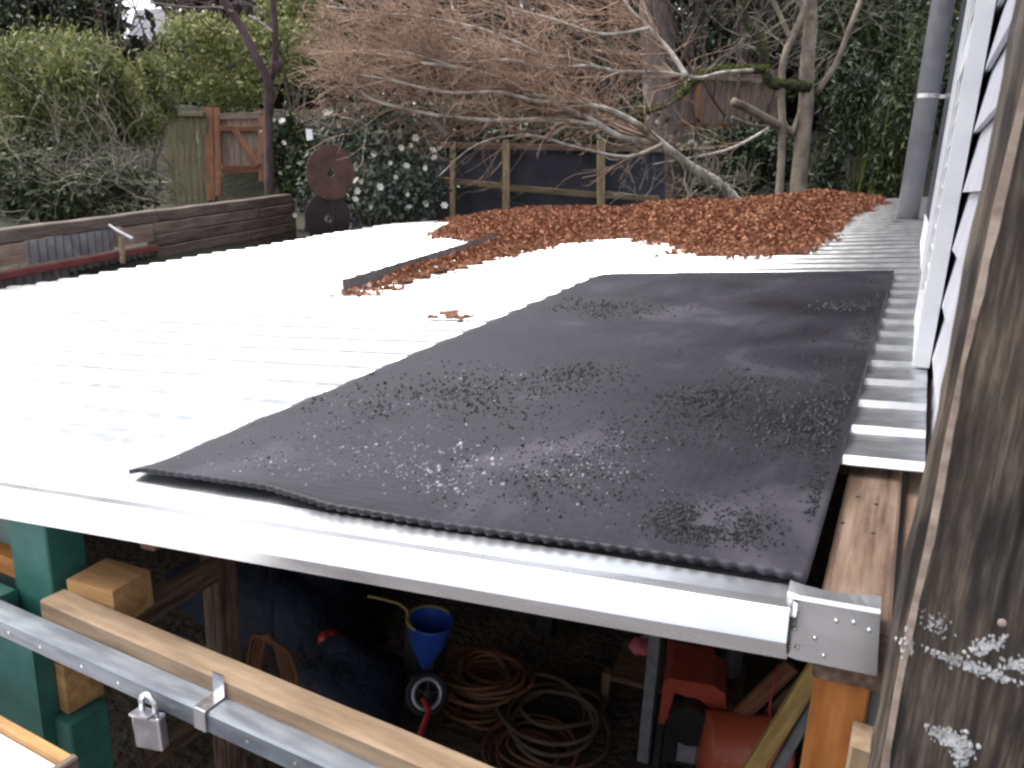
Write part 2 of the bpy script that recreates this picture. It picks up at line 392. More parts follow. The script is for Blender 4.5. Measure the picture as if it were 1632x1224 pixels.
def smooth_pts(pts, k=3):
    pts = [Vector(p) for p in pts]; out = []
    n = len(pts)
    for i in range(n - 1):
        p0 = pts[max(0, i - 1)]; p1 = pts[i]; p2 = pts[i + 1]; p3 = pts[min(n - 1, i + 2)]
        for q in range(k):
            t = q / k
            out.append(0.5 * ((2 * p1) + (p2 - p0) * t + (2 * p0 - 5 * p1 + 4 * p2 - p3) * t * t + (3 * p1 - p0 - 3 * p2 + p3) * t ** 3))
    out.append(pts[-1]); return out

def frame(p0, p1, up=(0, 0, 1)):
    p0, p1 = Vector(p0), Vector(p1); x = (p1 - p0).normalized(); u = Vector(up)
    y = u.cross(x)
    if y.length < 1e-5: y = Vector((0, 1, 0)).cross(x)
    y.normalize(); z = x.cross(y)
    return Matrix(((x.x, y.x, z.x), (x.y, y.y, z.y), (x.z, y.z, z.z)))

def bevel_box_mesh(name, L, W, H, bev=0.003, seed=0, warp=0.0, seg=1):
    """a board along local X, chamfered along its length, slightly uneven"""
    r = random.Random(seed)
    ring = [(-W/2 + bev, -H/2), (W/2 - bev, -H/2), (W/2, -H/2 + bev), (W/2, H/2 - bev), (W/2 - bev, H/2), (-W/2 + bev, H/2), (-W/2, H/2 - bev), (-W/2, -H/2 + bev)]
    v = []; f = []
    for i in range(seg + 1):
        x = -L/2 + L * i / seg
        dy = r.uniform(-warp, warp); dz = r.uniform(-warp, warp)
        for y, z in ring: v.append((x, y + dy, z + dz))
    for i in range(seg):
        for j in range(8):
            f.append((i*8 + j, i*8 + (j+1) % 8, (i+1)*8 + (j+1) % 8, (i+1)*8 + j))
    f.append(tuple(reversed(range(8)))); f.append(tuple(seg*8 + j for j in range(8)))
    me = bpy.data.meshes.new(name); me.from_pydata(v, [], f); me.update()
    return me

def beam(name, p0, p1, W, H, m, parent=None, up=(0, 0, 1), bev=0.003, warp=0.0, seg=1, seed=0):
    p0, p1 = Vector(p0), Vector(p1)
    me = bevel_box_mesh(name, (p1 - p0).length, W, H, bev, seed, warp, seg)
    mw = Matrix.Translation((p0 + p1) / 2) @ frame(p0, p1, up).to_4x4()
    return link(name, me, m, mw, parent)

def np_mesh(name, V, F):
    me = bpy.data.meshes.new(name)
    V = np.asarray(V, dtype=np.float32); F = np.asarray(F, dtype=np.int32); k = F.shape[1]
    me.vertices.add(len(V)); me.vertices.foreach_set('co', V.ravel())
    me.loops.add(F.size); me.loops.foreach_set('vertex_index', F.ravel())
    me.polygons.add(len(F)); me.polygons.foreach_set('loop_start', np.arange(0, F.size, k, dtype=np.int32))
    me.update(calc_edges=True); me.validate()
    return me

def leaf_mesh(name, P, size, aspect=2.2, droop=0.5, D=None, fold=0.12, flat=0.0):
    """one small folded leaf (two triangles' worth of quads) at every point of P; D = preferred direction"""
    n = len(P); P = np.asarray(P)
    a = rng.normal(size=(n, 3))
    if flat: a[:, 2] *= (1 - flat)
    a[:, 2] -= droop
    if D is not None: a = a * 0.8 + np.asarray(D)
    a /= np.linalg.norm(a, axis=1)[:, None] + 1e-9
    h = rng.normal(size=(n, 3))
    if flat: h[:, 2] *= (1 - flat)
    b = np.cross(a, np.cross(h, a) + 1e-6); b = np.cross(a, h); b /= np.linalg.norm(b, axis=1)[:, None] + 1e-9
    c = np.cross(a, b)
    s = (size * rng.uniform(0.6, 1.35, n))[:, None]
    w = s / aspect
    v = np.stack([P - a * s * .5, P + b * w * .5 + c * w * fold, P + a * s * .5, P - b * w * .5 + c * w * fold], 1).reshape(-1, 3)
    return np_mesh(name, v, np.arange(n * 4).reshape(n, 4))

def blob_points(n, c, r, clumps=14, tight=0.42, floor=None, shell=0.55):
    """points gathered in uneven clumps within an ellipsoid"""
    c = np.array(c); r = np.array(r)
    d = rng.normal(size=(clumps, 3)); d /= np.linalg.norm(d, axis=1)[:, None]
    cc = d * (rng.uniform(shell, 1.0, (clumps, 1)) ** 0.6)
    idx = rng.integers(0, clumps, n)
    sz = rng.uniform(0.6, 1.2, clumps) * tight
    p = cc[idx] + rng.normal(size=(n, 3)) * sz[idx][:, None] * 0.62
    p = p * r + c
    if floor is not None: p = p[p[:, 2] > floor]
    return p

# ================================================================== THE SETTING
FH = np.array([-0.447, 0.894])
def ground_z(x, y):
    s = -0.447 * x + 0.894 * y
    # garden level behind and left of the shed, climbing into a wooded bank
    g = 1.25 + 0.05 * max(0.0, s - 7.5)
    if s > 11.5: g += 0.36 * (min(s, 17.0) - 11.5) * min(1.0, (s - 11.5) / 3.0)
    if s > 40: g += 0.06 * (s - 40)
    left = 1.70 + 0.03 * max(0, -x - 6)
    k = min(1.0, max(0.0, (-x - 5.6) / 0.35))
    g = g if k == 0 else max(g, left * k + g * (1 - k))
    # dug-out level of the shed and the yard in front of it
    ins = min((x + 5.75) / 0.3, (7.75 - y) / 0.3, 1.0)
    if y < 2.0: ins = min(1.0, max(ins, (2.0 - y) / 1.5))
    ins = min(1.0, max(0.0, ins))
    g = g * (1 - ins)
    return g + 0.05 * noise.noise((x * 0.6, y * 0.6, 0)) * (1 if ins < 0.5 else 0.2)
xs = sorted(set([round(v, 3) for v in list(np.linspace(-120, -14, 30)) + list(np.linspace(-14, 2, 70)) + list(np.linspace(2, 80, 24))]))
ys = sorted(set([round(v, 3) for v in list(np.linspace(-60, -3, 16)) + list(np.linspace(-3, 18, 84)) + list(np.linspace(18, 160, 40))]))
gv = [(x, y, ground_z(x, y)) for y in ys for x in xs]
nx = len(xs)
gf = [(j*nx + i, j*nx + i + 1, (j+1)*nx + i + 1, (j+1)*nx + i) for j in range(len(ys) - 1) for i in range(nx - 1)]
gm = bpy.data.meshes.new('ground'); gm.from_pydata(gv, [], gf); gm.update()
g_o = link('ground', gm, MT['soil'], smooth=True)
tag(g_o, 'dark garden soil climbing into a wooded bank', None, None, 'structure')
pat = MB(); pat.box((-4.0, -4.2, 0.035), (16, 8.9, 0.07)); tag(pat.build('bounce_slab', MT['concrete']), 'unseen grey concrete slab added in front of the shed to brighten its metal edge', None, None, 'structure')  # unseen slab, added as a pale ground for the metal edge to mirror
# bare earth floor inside the shed
fl = MB(); n = 24
fv = [(-5.4 + 5.4 * i / n, 0.0 + 7.4 * j / n, 0.03 + 0.025 * noise.noise((i * .7, j * .7, 3))) for j in range(n + 1) for i in range(n + 1)]
fl.add(fv, [(j*(n+1)+i, j*(n+1)+i+1, (j+1)*(n+1)+i+1, (j+1)*(n+1)+i) for j in range(n) for i in range(n)])
tag(fl.build('floor', MT['dirt'], smooth=True), 'trodden brown earth floor inside the shed', None, None, 'structure')

# ================================================================== SHED
U0, U1, V0, V1 = -5.45, 0.018, 0.822, 7.42
shed = thing('shed', 'low lean-to shed with ribbed metal roof, open dark front', 'shed', (-2.7, 4.0, 0.0))
PITCH = 0.16
def rib(v):
    t = ((v - 1.335) / PITCH) % 1.0
    d = min(t, 1 - t) * PITCH
    if d < 0.017: return -0.006
    if d < 0.030: return -0.006 - 0.011 * (d - 0.017) / 0.013
    t2 = abs(d - 0.058)
    return -0.017 + (0.0015 if t2 < 0.006 else 0.0)
vb = []
v = 1.335 - PITCH * 4
base_off = [-0.08, -0.064, -0.058, -0.052, -0.030, -0.017, 0.017, 0.030, 0.052, 0.058, 0.064]
while v < V1 + PITCH:
    vb += [v + b for b in base_off]; v += PITCH
vb = sorted(x for x in vb if V0 <= x <= V1); vb = [V0] + vb + [V1]
COVER = PITCH * 6
def roof_sheet(va, vz, ua, ub, lift, seed):
    r = random.Random(seed)
    vv = [va] + [x for x in vb if va + 1e-4 < x < vz - 1e-4] + [vz]
    nu = 22; V = []
    for i in range(nu + 1):
        u = ua + (ub - ua) * i / nu
        for v in vv:
            wv = 0.0035 * noise.noise((u * 1.3, v * 2.0, 11)) + 0.0015 * noise.noise((u * 5, v * 3, 20))
            vs_ = v + 0.05 * (u + 0.14) * max(0.0, (0.90 - v) / 0.08)
            V.append(RP(u, vs_, rib(v) + lift + wv))
    k = len(vv)
    F = [(i*k + j, (i+1)*k + j, (i+1)*k + j + 1, i*k + j + 1) for i in range(nu) for j in range(k - 1)]
    mb = MB(); mb.add(V, F)
    return mb.build('roof_panel', MT['galv'], shed)
va = 1.335 + 0.08 - COVER + PITCH * 0
va = V0; i = 0; edge = 1.335 + 0.05
cuts = [V0, 1.30] + [1.30 + COVER * k for k in range(1, 7)] + [V1]
for i in range(len(cuts) - 1):
    a, b = cuts[i], cuts[i + 1]
    if b - a < 0.05: continue
    ua = U0 + [0.0, 0.03, -0.05, 0.02, -0.03, 0.04, -0.02, 0.01][i]
    ub = -0.108 if i == 0 else U1
    roof_sheet(a - (0.03 if i > 1 else 0.0), b + (0.028 if i == 0 else 0.0), ua, ub, 0.0008 * (i % 2), 11 + i)

# near rake flashing: a folded strip along the near edge of the roof
def flash_profile(name, prof, ua, ub, m, nu=40, wav=0.0015, parent=shed, seed=3, skew=0.0):
    mb = MB(); k = len(prof); V = []
    for i in range(nu + 1):
        u = ua + (ub - ua) * i / nu
        for (v, w) in prof:
            V.append(RP(u, v + (skew * (u + 0.14) if v < 0.85 else 0) + wav * noise.noise((u * 2.1, w * 30, seed)), w + wav * noise.noise((u * 1.7, v * 20, seed + 4))))
    mb.add(V, [(i*k + j, (i+1)*k + j, (i+1)*k + j + 1, i*k + j + 1) for i in range(nu) for j in range(k - 1)])
    return mb.build(name, m, parent)
flash_profile('edge_flashing', [(0.842, -0.010), (0.838, -0.004), (0.816, -0.002), (0.812, -0.004), (0.792, -0.030), (0.7905, -0.032), (0.794, -0.055), (0.802, -0.056)], -5.6, -0.113, MT['flash'], skew=0.05)
# bent end cap at the right corner
def quadp(name, pts, m, parent, th=0.002, ext=None):
    mb = MB(); mb.prism(pts, ext if ext is not None else (0, 0, -th)); return mb.build(name, m, parent)
cap = MB()
cu0, cu1 = -0.120, -0.022
prof = [(0.878, -0.010), (0.862, 0.004), (0.842, 0.001), (0.838, -0.003), (0.832, -0.078), (0.842, -0.080)]
k = len(prof); V = []
for i in range(9):
    u = cu0 + (cu1 - cu0) * i / 8
    for (v_, w_) in prof: V.append(RP(u, v_ + (0.004 if i == 0 else 0), w_ + 0.004 * noise.noise((u * 30, v_ * 40, 2)) * (1 if v_ > 0.85 else 0)))
cap.add(V, [(i*k + j, (i+1)*k + j, (i+1)*k + j + 1, i*k + j + 1) for i in range(8) for j in range(k - 1)])
for (v_, w_) in ((0, 0),):
    pass
cap_o = cap.build('end_cap', MT['flash'], shed)
for (pu, pw) in ((-0.108, -0.016), (-0.111, -0.040), (-0.107, -0.062), (-0.088, -0.046), (-0.066, -0.020), (-0.048, -0.018), (-0.032, -0.024), (-0.078, -0.066)):
    mw = Matrix.Translation(RP(pu, 0.8375 - 0.08 * abs(pw + 0.003), pw)) @ Vector(-EV).to_track_quat('Z', 'Y').to_matrix().to_4x4()
    sc = MB(); sc.lathe([(0.0028, -0.001), (0.0028, 0.0012), (0.0016, 0.0026), (0.0001, 0.0028)], mw, 8)
    sc.build('screw', MT['bright'], cap_o, True)

# rafters at the house side
beam('rafter', RP(-0.052, 0.848, -0.072), RP(-0.072, 7.35, -0.072), 0.080, 0.075, MT['raf'], shed, RN, 0.004, 0.001, 10, 1)
beam('rafter', RP(0.012, 0.83, -0.100), RP(0.004, 7.35, -0.100), 0.036, 0.085, MT['raf'], shed, RN, 0.003, 0.001, 8, 2)
for (nu_, nv_) in ((-0.072, 1.22), (-0.045, 1.20), (-0.043, 1.10), (-0.085, 1.12)):
    mb = MB(); mb.lathe([(0.0036, 0), (0.0034, 0.0008), (0.0001, 0.001)], Matrix.Translation(RP(nu_, nv_, -0.0345)) @ Vector(RN).to_track_quat('Z', 'Y').to_matrix().to_4x4(), 8); mb.build('nail_head', MT['rust_dark'], shed)
for kx in (-1.25, -2.5, -3.8, -5.2):
    beam('rafter', RP(kx, 0.83, -0.085), RP(kx, 7.3, -0.085), 0.04, 0.09, MT['brown_wood'], shed, RN)
beam('header', RP(-5.45, 0.60, -0.055), RP(-0.12, 0.845, -0.055), 0.03, 0.045, MT['brown_wood'], shed, RN)
# walls
def wall_boards(p0, p1, n, zb, ztop, m, name='wall_board', th=0.025):
    p0, p1 = Vector(p0), Vector(p1)
    for i in range(n):
        a = p0.lerp(p1, (i + .04) / n); b = p0.lerp(p1, (i + .96) / n); c = (a + b) / 2
        zt = ztop(c.x, c.y)
        beam(name, (c.x, c.y, zb), (c.x, c.y, zt), th, (b - a).length, m, shed, up=(p1 - p0), bev=0.004)
wall_boards(RP(-5.35, 0.8), RP(-5.35, 7.3), 26, 0.0, lambda x, y: roof_z(x, y) - 0.06, MT['brown_wood'])
wall_boards(RP(-5.35, 7.3), RP(0.0, 7.3), 22, 0.0, lambda x, y: roof_z(x, y) - 0.06, MT['brown_wood'])
# posts standing in the open front and inside
def post_at(px, py, Y, W, H, m, zb=0.0, name='post', top=None):
    p = aty(px, py, Y)
    zt = top if top is not None else roof_z(p.x, p.y) - 0.05
    return beam(name, (p.x, p.y, zb), (p.x, p.y, zt), W, H, m, shed, up=(0, 1, 0))
po = post_at(352, 950, 1.75, 0.085, 0.085, MT['raf'])
pa = aty(345, 905, 1.72); pb = aty(180, 1000, 1.30)
beam('brace', pa, pb, 0.038, 0.085, MT['raf'], shed)
pa = aty(370, 1110, 1.72); pb = aty(240, 1200, 1.25)
beam('brace', pa, pb, 0.038, 0.085, MT['raf'], shed)
post_at(872, 1000, 3.6, 0.09, 0.09, MT['dark_metal'])
post_at(1040, 1070, 2.9, 0.05, 0.05, MT['grey_post'])
# corner posts on the right
post_at(1332, 1150, 0.93, 0.062, 0.07, MT['orange_wood'])
post_at(1364, 1150, 0.955, 0.022, 0.05, MT['green'])
post_at(1393, 1150, 0.86, 0.040, 0.05, MT['fir'], top=1.905)
# green painted jamb on the left and the panel beneath
gp = aty(30, 900, 0.80); gq = aty(72, 900, 0.80)
jw = (gq - gp).length
gx = (gp.x + gq.x) / 2
beam('door_jamb', (gx, 0.835, 0.0), (gx, 0.835, roof_z(gx, .83) - 0.06), 0.075, jw + 0.03, MT['green'], shed, up=(1, 0, 0))
gl = gx - (jw + 0.03) / 2
beam('door_jamb', (gl - 0.20, 0.85, 0.0), (gl - 0.20, 0.85, roof_z(gx, .83) - 0.07), 0.02, 0.39, MT['green2'], shed, up=(1, 0, 0))

# ================================================================== HOUSE
house = thing('house', 'pale lap-sided house wall with white shutter beside the roof', 'house', HW(4.5, 2.0, 0.0))
hb = MB()
p = [HW(0.9, 0.105, 0), HW(8.6, 0.105, 0), HW(8.6, 5.0, 0), HW(0.9, 5.0, 0)]
hb.prism(p, (0, 0, 5.05))
hb.build('wall', MT['siding'], house)
EXPO = 0.121
nb = 0; z = 1.30
while z < 4.75:
    mb = MB()
    sec = [(0.082, z), (0.092, z + 0.001), (0.1035, z + EXPO + 0.01), (0.0975, z + EXPO + 0.012)]
    vs = [HW(0.92, o, zz) for o, zz in sec] + [HW(8.5, o, zz) for o, zz in sec]
    mb.add(vs, [(0, 1, 2, 3), (7, 6, 5, 4), (0, 4, 5, 1), (1, 5, 6, 2), (2, 6, 7, 3), (3, 7, 4, 0)])
    mb.build('siding_board', MT['siding'], house)
    z += EXPO; nb += 1
rb = MB()
rb.prism([HW(0.95, -1.5, 5.02), HW(0.95, 2.5, 6.9), HW(0.95, 6.2, 5.02), HW(0.95, 6.2, 4.90), HW(0.95, 0.0, 4.90), HW(0.95, -1.5, 4.90)], Vector(DW * 8.0))  # unseen eave, drawn wide and low to grey the metal roof beside the wall
rb.build('roof', MT['hillgrey'], house)
# white shutter: stiles, rails, louvers
CO0, CO1 = 0.046, 0.0795
Y0s = 1.95
ztop = 3.72
def hbox(name, ya, yb, oa, ob, za, zb, m, parent):
    mb = MB(); mb.prism([HW(ya, oa, za), HW(yb, oa, za), HW(yb, ob, za), HW(ya, ob, za)], (0, 0, zb - za)); return mb.build(name, m, parent)
zb0 = roof_z(0.0, 2.0) - 0.005
sh = hbox('window_shutter', Y0s, Y0s + 0.055, CO0, CO1, zb0, ztop, MT['white'], house)
hbox('stile', Y0s + 0.42, Y0s + 0.55, CO0 - 0.004, CO1, zb0 + 0.03, ztop, MT['white'], sh)
hbox('rail', Y0s + 0.055, Y0s + 0.42, CO0, CO1 - 0.002, zb0 + 0.005, zb0 + 0.13, MT['white'], sh)
hbox('rail', Y0s + 0.055, Y0s + 0.42, CO0, CO1 - 0.002, zb0 + 0.66, zb0 + 0.73, MT['white'], sh)
hbox('slot_shade_panel', Y0s + 0.055, Y0s + 0.42, CO1 - 0.010, CO1 - 0.004, zb0 + 0.13, ztop, MT['black'], sh)  # black sheet stands in for the shade in the louver slots
lz = zb0 + 0.145
while lz < ztop - 0.05:
    if not (zb0 + 0.63 < lz < zb0 + 0.735):
        mb = MB()
        mb.prism([HW(Y0s + 0.056, CO0 + 0.004, lz), HW(Y0s + 0.056, CO0 + 0.024, lz + 0.014), HW(Y0s + 0.056, CO0 + 0.024, lz + 0.019), HW(Y0s + 0.056, CO0 + 0.004, lz + 0.006)], Vector(DW * 0.363))
        mb.build('louver', MT['white'], sh)
    lz += 0.050
wc = hbox('window_frame', 2.62, 4.2, 0.040, 0.081, roof_z(0, 3.4) + 0.06, 3.76, MT['white'], house)
hbox('pane', 2.75, 4.07, 0.0385, 0.0395, roof_z(0, 3.4) + 0.2, 3.66, MT['glass'], wc)
# downspout
dsb = RP(-0.115, 5.45, -0.02); 
ds = MB(); ds.tube([dsb, Vector((dsb.x, dsb.y, 4.89))], 0.062, 20)
dso = ds.build('downspout', MT['pipe'], house, True)
st = MB(); st.tube([dsb + Vector((0, 0, 0.72)), dsb + Vector((0, 0, 0.745))], 0.0655, 20); st.box(dsb + Vector((0.09, 0, 0.732)), (0.12, 0.02, 0.02))
st.build('strap', MT['flash'], dso)
fo = MB(); fo.box(dsb + Vector((0.0, 0, 0.012)), (0.17, 0.16, 0.012), None, 0.004)
fo.build('base_plate', MT['grey_post'], dso)
# black cable down the corner
cb = MB(); cb.tube([HW(0.93, 0.078, 1.6), HW(0.93, 0.078, 2.6), HW(0.935, 0.079, 3.0), HW(0.96, 0.078, 4.88)], 0.006, 10)
cb.build('cable', MT['black'], house, True)

# ================================================================== FOREGROUND POST
PX, PY = aty(1430, 960, 0.60).x, 0.60
fpost = thing('timber_post', 'dark weathered timber post with paint smears at the right edge', 'post', (PX + 0.12, PY + 0.07, 0))
pm = MB()
ring = [(0.0, 0.012), (0.004, 0.003), (0.014, 0.0), (0.062, 0.0005), (0.066, 0.0025), (0.071, 0.0005), (0.24, 0.0), (0.25, 0.01), (0.25, 0.045), (0.008, 0.045), (0.003, 0.040)]
nz = 220; V = []
for i in range(nz + 1):
    zz = 0.0 + 5.2 * i / nz
    for j, (x, y) in enumerate(ring):
        w = 0.0025 * noise.noise((zz * 7, j * 3.1, 0)) + 0.0012 * noise.noise((zz * 31, j * 5.1, 4))
        k = 1.5 if j in (0, 1, 2, 10) else 0.7
        V.append((PX + 0.012 * max(0, zz - 2.2) + x + w * k + (0.004 * noise.noise((zz * 2.5, 5, j)) if 3 <= j <= 5 else 0), PY + y + w * 0.5, zz))
k = len(ring)
pm.add(V, [(i*k + j, i*k + (j+1) % k, (i+1)*k + (j+1) % k, (i+1)*k + j) for i in range(nz) for j in range(k)] + [tuple(nz*k + j for j in range(k))])
pm.build('timber', MT['old_post'], fpost)
# bare pale splintered edge strip
es = MB(); V = []
for i in range(141):
    zz = 1.7 + 1.4 * i / 140
    a = 0.010 + 0.006 * noise.noise((zz * 9, 1, 1)) + 0.004 * noise.noise((zz * 40, 1, 7))
    b = 0.0045 + 0.006 * max(0, noise.noise((zz * 6, 8, 1)))
    q_ = PX + 0.007 + 0.012 * max(0, zz - 2.2); V += [(q_ + b * .5 - .001, PY + 0.006, zz), (q_ + b * .5, PY - 0.0012, zz), (q_ + b * .5 + a * 0.42, PY - 0.0026, zz), (q_ + b * .5 + a * 0.45, PY + 0.004, zz)]
es.add(V, [(i*4 + j, i*4 + j + 1, (i+1)*4 + j + 1, (i+1)*4 + j) for i in range(140) for j in range(3)])
es.build('splintered_edge', MT['pale_edge'], fpost)
# chalky paint smears: thin flakes clinging to the face
def smear(px, py, rx, ry, n, ang=0.0, s=(0.0012, 0.004), seed=1):
    s = (s[0] * .25, s[1] * .28); n = int(n * 4.5)
    r = random.Random(seed); mb = MB()
    c = aty(px, py, PY - 0.0012)
    for i in range(n):
        a = r.gauss(0, 0.45) * rx; b = r.gauss(0, 0.45) * ry
        x = a * math.cos(ang) - b * math.sin(ang); z = a * math.sin(ang) + b * math.cos(ang)
        m_ = r.randint(5, 8); ss = r.uniform(*s); st_ = r.uniform(0, 6.28)
        poly = []
        for q in range(m_):
            t = -2 * math.pi * q / m_ + st_; rr = ss * r.uniform(0.5, 1.2)
            poly.append((c.x + x + rr * math.cos(t) * r.uniform(1, 1.6), PY - 0.0016 - 0.0002 * r.random() - 0.001 * (i % 3) * 0.2, c.z + z + rr * math.sin(t)))
        mb.prism(poly, (0, 0.004, 0))
    o = mb.build('paint_smear', MT['chalk'], fpost); return o
smear(1545, 1062, 0.030, 0.005, 42, -0.12, (0.001, 0.0045), 2)
smear(1515, 1178, 0.018, 0.007, 45, -0.2, (0.001, 0.0045), 3)
smear(1530, 1200, 0.006, 0.016, 22, 0.2, (0.001, 0.003), 4)
smear(1573, 1030, 0.014, 0.006, 28, 0.7, (0.001, 0.004), 5)
smear(1446, 1026, 0.004, 0.010, 18, 0.1, (0.001, 0.003), 6)
smear(1490, 995, 0.012, 0.008, 16, -0.6, (0.0006, 0.002), 7)
smear(1622, 1060, 0.010, 0.006, 20, 0.3, (0.001, 0.003), 8)
nl = MB(); c = aty(1597, 992, PY); nl.lathe([(0.0030, 0.0), (0.0030, 0.0012), (0.0020, 0.0020), (0.0001, 0.0022)], Matrix.Translation(c) @ Matrix.Rotation(R_(90), 4, 'X'), 12)
nl.build('nail_head', MT['pale_edge'], fpost, True)

# ================================================================== RUBBER MAT
mc = {k_: roof_uv(*p_) for k_, p_ in dict(nl=(207, 752), nr=(1285, 926), fr=(1425, 433), fl=(950, 437)).items()}
NU, NV = 220, 110
MV = []; 
edge_px = [(207, 752), (330, 768), (430, 783), (520, 812), (650, 833), (850, 861), (1000, 880), (1150, 902), (1285, 926)]
edge_uv = [roof_uv(*p_) for p_ in edge_px]
def near_v(u):
    for a, b in zip(edge_uv, edge_uv[1:]):
        if a[0] <= u <= b[0]:
            t = (u - a[0]) / (b[0] - a[0]); return a[1] + t * (b[1] - a[1])
    return edge_uv[-1][1] if u > edge_uv[-1][0] else edge_uv[0][1]
def mat_pt(i, j):
    a = i / NU; b = j / NV
    lo_u = mc['nl'][0] + (mc['fl'][0] - mc['nl'][0]) * b; hi_u = mc['nr'][0] + (mc['fr'][0] - mc['nr'][0]) * b
    u = lo_u + (hi_u - lo_u) * a
    far = mc['fl'][1] + (mc['fr'][1] - mc['fl'][1]) * a
    near = near_v(mc['nl'][0] + (mc['nr'][0] - mc['nl'][0]) * a)
    v = near + (far - near) * (b ** 1.25)
    if j == 0: v += 0.0035 * math.sin(i * 2 * math.pi / 4)
    if i == 0: u += 0.006 * math.sin(v * 40) + 0.004 * noise.noise((v * 9, 0, 0))
    w = 0.0 + 0.003 * noise.noise((u * 3, v * 3, 5)) + 0.0015 * noise.noise((u * 9, v * 9, 2)) 
    d = v - near
    w += (0.003 + 0.006 * (1 - a)) * math.exp(-d / 0.04) - 0.010 * math.exp(-((a) / 0.02)) 
    return u, v, w
for j in range(NV + 1):
    for i in range(NU + 1):
        u, v, w = mat_pt(i, j); MV.append(RP(u, v, w + 0.004))
nt_ = len(MV)
for j in range(NV + 1):
    for i in range(NU + 1):
        u, v, w = mat_pt(i, j); MV.append(RP(u, v, w - 0.005))
MF = []
kk = NU + 1
for j in range(NV):
    for i in range(NU):
        q = (j*kk + i, j*kk + i + 1, (j+1)*kk + i + 1, (j+1)*kk + i)
        MF.append(q); MF.append(tuple(nt_ + x for x in reversed(q)))
for i in range(NU):
    MF.append((i + 1, i, nt_ + i, nt_ + i + 1)); a = NV * kk + i; MF.append((a, a + 1, nt_ + a + 1, nt_ + a))
for j in range(NV):
    a = j * kk; MF.append((a, a + kk, nt_ + a + kk, nt_ + a)); a = j * kk + NU; MF.append((a + kk, a, nt_ + a, nt_ + a + kk))
Bm = np.array([EU, EV, RN]); org = np.array(RP(-1.2, 1.2, 0))
loc = (np.array(MV) - org) @ Bm.T
rme = np_mesh('rubber_mat', loc, np.array(MF))
mwm = Matrix([list(Bm.T[i]) + [org[i]] for i in range(3)] + [[0, 0, 0, 1]])
rm = link('rubber_mat', rme, MT['rubber'], mwm, smooth=False)
tag(rm, 'large charcoal rubber mat laid over the metal roof, wet and crumb-strewn', 'mat')

def in_mat(u, v):
    b = (v - mc['nr'][1]) / (mc['fr'][1] - mc['nr'][1])
    lo_u = mc['nl'][0] + (mc['fl'][0] - mc['nl'][0]) * b; hi_u = mc['nr'][0] + (mc['fr'][0] - mc['nr'][0]) * b
    return lo_u + 0.03 < u < hi_u - 0.012 and near_v(u) + 0.03 < v < mc['fl'][1] - 0.03
def crumbs(name, clusters, m, seed, flat=0.45):
    r = random.Random(seed); V = []; F = []
    for (px, py, rx, ry, n, s0, s1) in clusters:
        for _ in range(int(n * 1.7)):
            x = px + r.gauss(0, .5) * rx; y = py + r.gauss(0, .5) * ry
            u, v = roof_uv(x, y)
            if not in_mat(u, v): continue
            if noise.noise((u * 22, v * 22, seed)) < -0.25 - 0.2 * r.random(): continue
            s = (0.55 if seed == 21 else 0.7) * r.uniform(s0, s1) * (0.5 + r.random() ** 2); o = len(V)
            t0 = r.uniform(0, 6.28)
            for q in range(5):
                t = t0 + q * 1.2566; V.append(RP(u + s * math.cos(t) * r.uniform(.6, 1.2), v + s * math.sin(t) * r.uniform(.6, 1.2), 0.0035))
            for q in range(3):
                t = t0 + q * 2.09 + .3; V.append(RP(u + s * .5 * math.cos(t), v + s * .5 * math.sin(t), 0.005 + s * flat * r.uniform(.6, 1.3)))
            F += [(o, o+1, o+5), (o+1, o+2, o+6, o+5), (o+2, o+3, o+6), (o+3, o+4, o+7, o+6), (o+4, o, o+5, o+7), (o+5, o+6, o+7)]
    mb = MB(); mb.v = [tuple(x) for x in V]; mb.f = F
    return mb.build(name, m)
dark = [(975, 493, 90, 14, 260, .006, .013), (1350, 492, 70, 8, 160, .006, .013), (1290, 610, 130, 40, 380, .004, .010), (1240, 650, 180, 30, 330, .004, .010),
        (1280, 690, 150, 50, 600, .004, .009), (1330, 660, 60, 70, 500, .004, .010), (1150, 635, 120, 20, 260, .004, .009), (1080, 830, 60, 30, 260, .0025, .006),
        (1130, 865, 110, 34, 420, .0025, .006), (1180, 820, 70, 50, 200, .0025, .006), (1310, 790, 24, 90, 260, .003, .007), (1100, 730, 300, 80, 420, .0025, .006),
        (780, 620, 200, 40, 300, .004, .009), (700, 655, 220, 30, 180, .004, .008), (930, 600, 90, 20, 140, .004, .009), (950, 745, 140, 50, 260, .003, .006),
        (1030, 700, 160, 70, 240, .003, .006), (560, 720, 240, 50, 180, .003, .006), (1380, 560, 22, 120, 240, .004, .009), (1090, 493, 50, 10, 40, .005, .01), (760, 790, 320, 40, 160, .003, .005), (530, 630, 200, 20, 60, .004, .008)]
tag(crumbs('rubber_crumbs', dark, MT['crumb'], 21), 'wet black crumbs scattered in drifts over the rubber mat', None, None, 'stuff')
pale = [(600, 700, 160, 40, 160, .002, .006), (690, 745, 140, 40, 190, .002, .006), (720, 780, 60, 14, 40, .002, .006), (900, 750, 120, 26, 150, .002, .005), (500, 750, 200, 30, 120, .002, .005),
        (960, 720, 90, 30, 120, .0015, .004), (420, 735, 160, 16, 60, .002, .004), (980, 790, 240, 50, 100, .0015, .003), (640, 640, 200, 30, 70, .002, .005), (800, 600, 120, 20, 40, .003, .006)]
tag(crumbs('pale_grit', pale, MT['grit'], 22, 0.35), 'pale wet grit glinting on the near half of the mat', None, None, 'stuff')

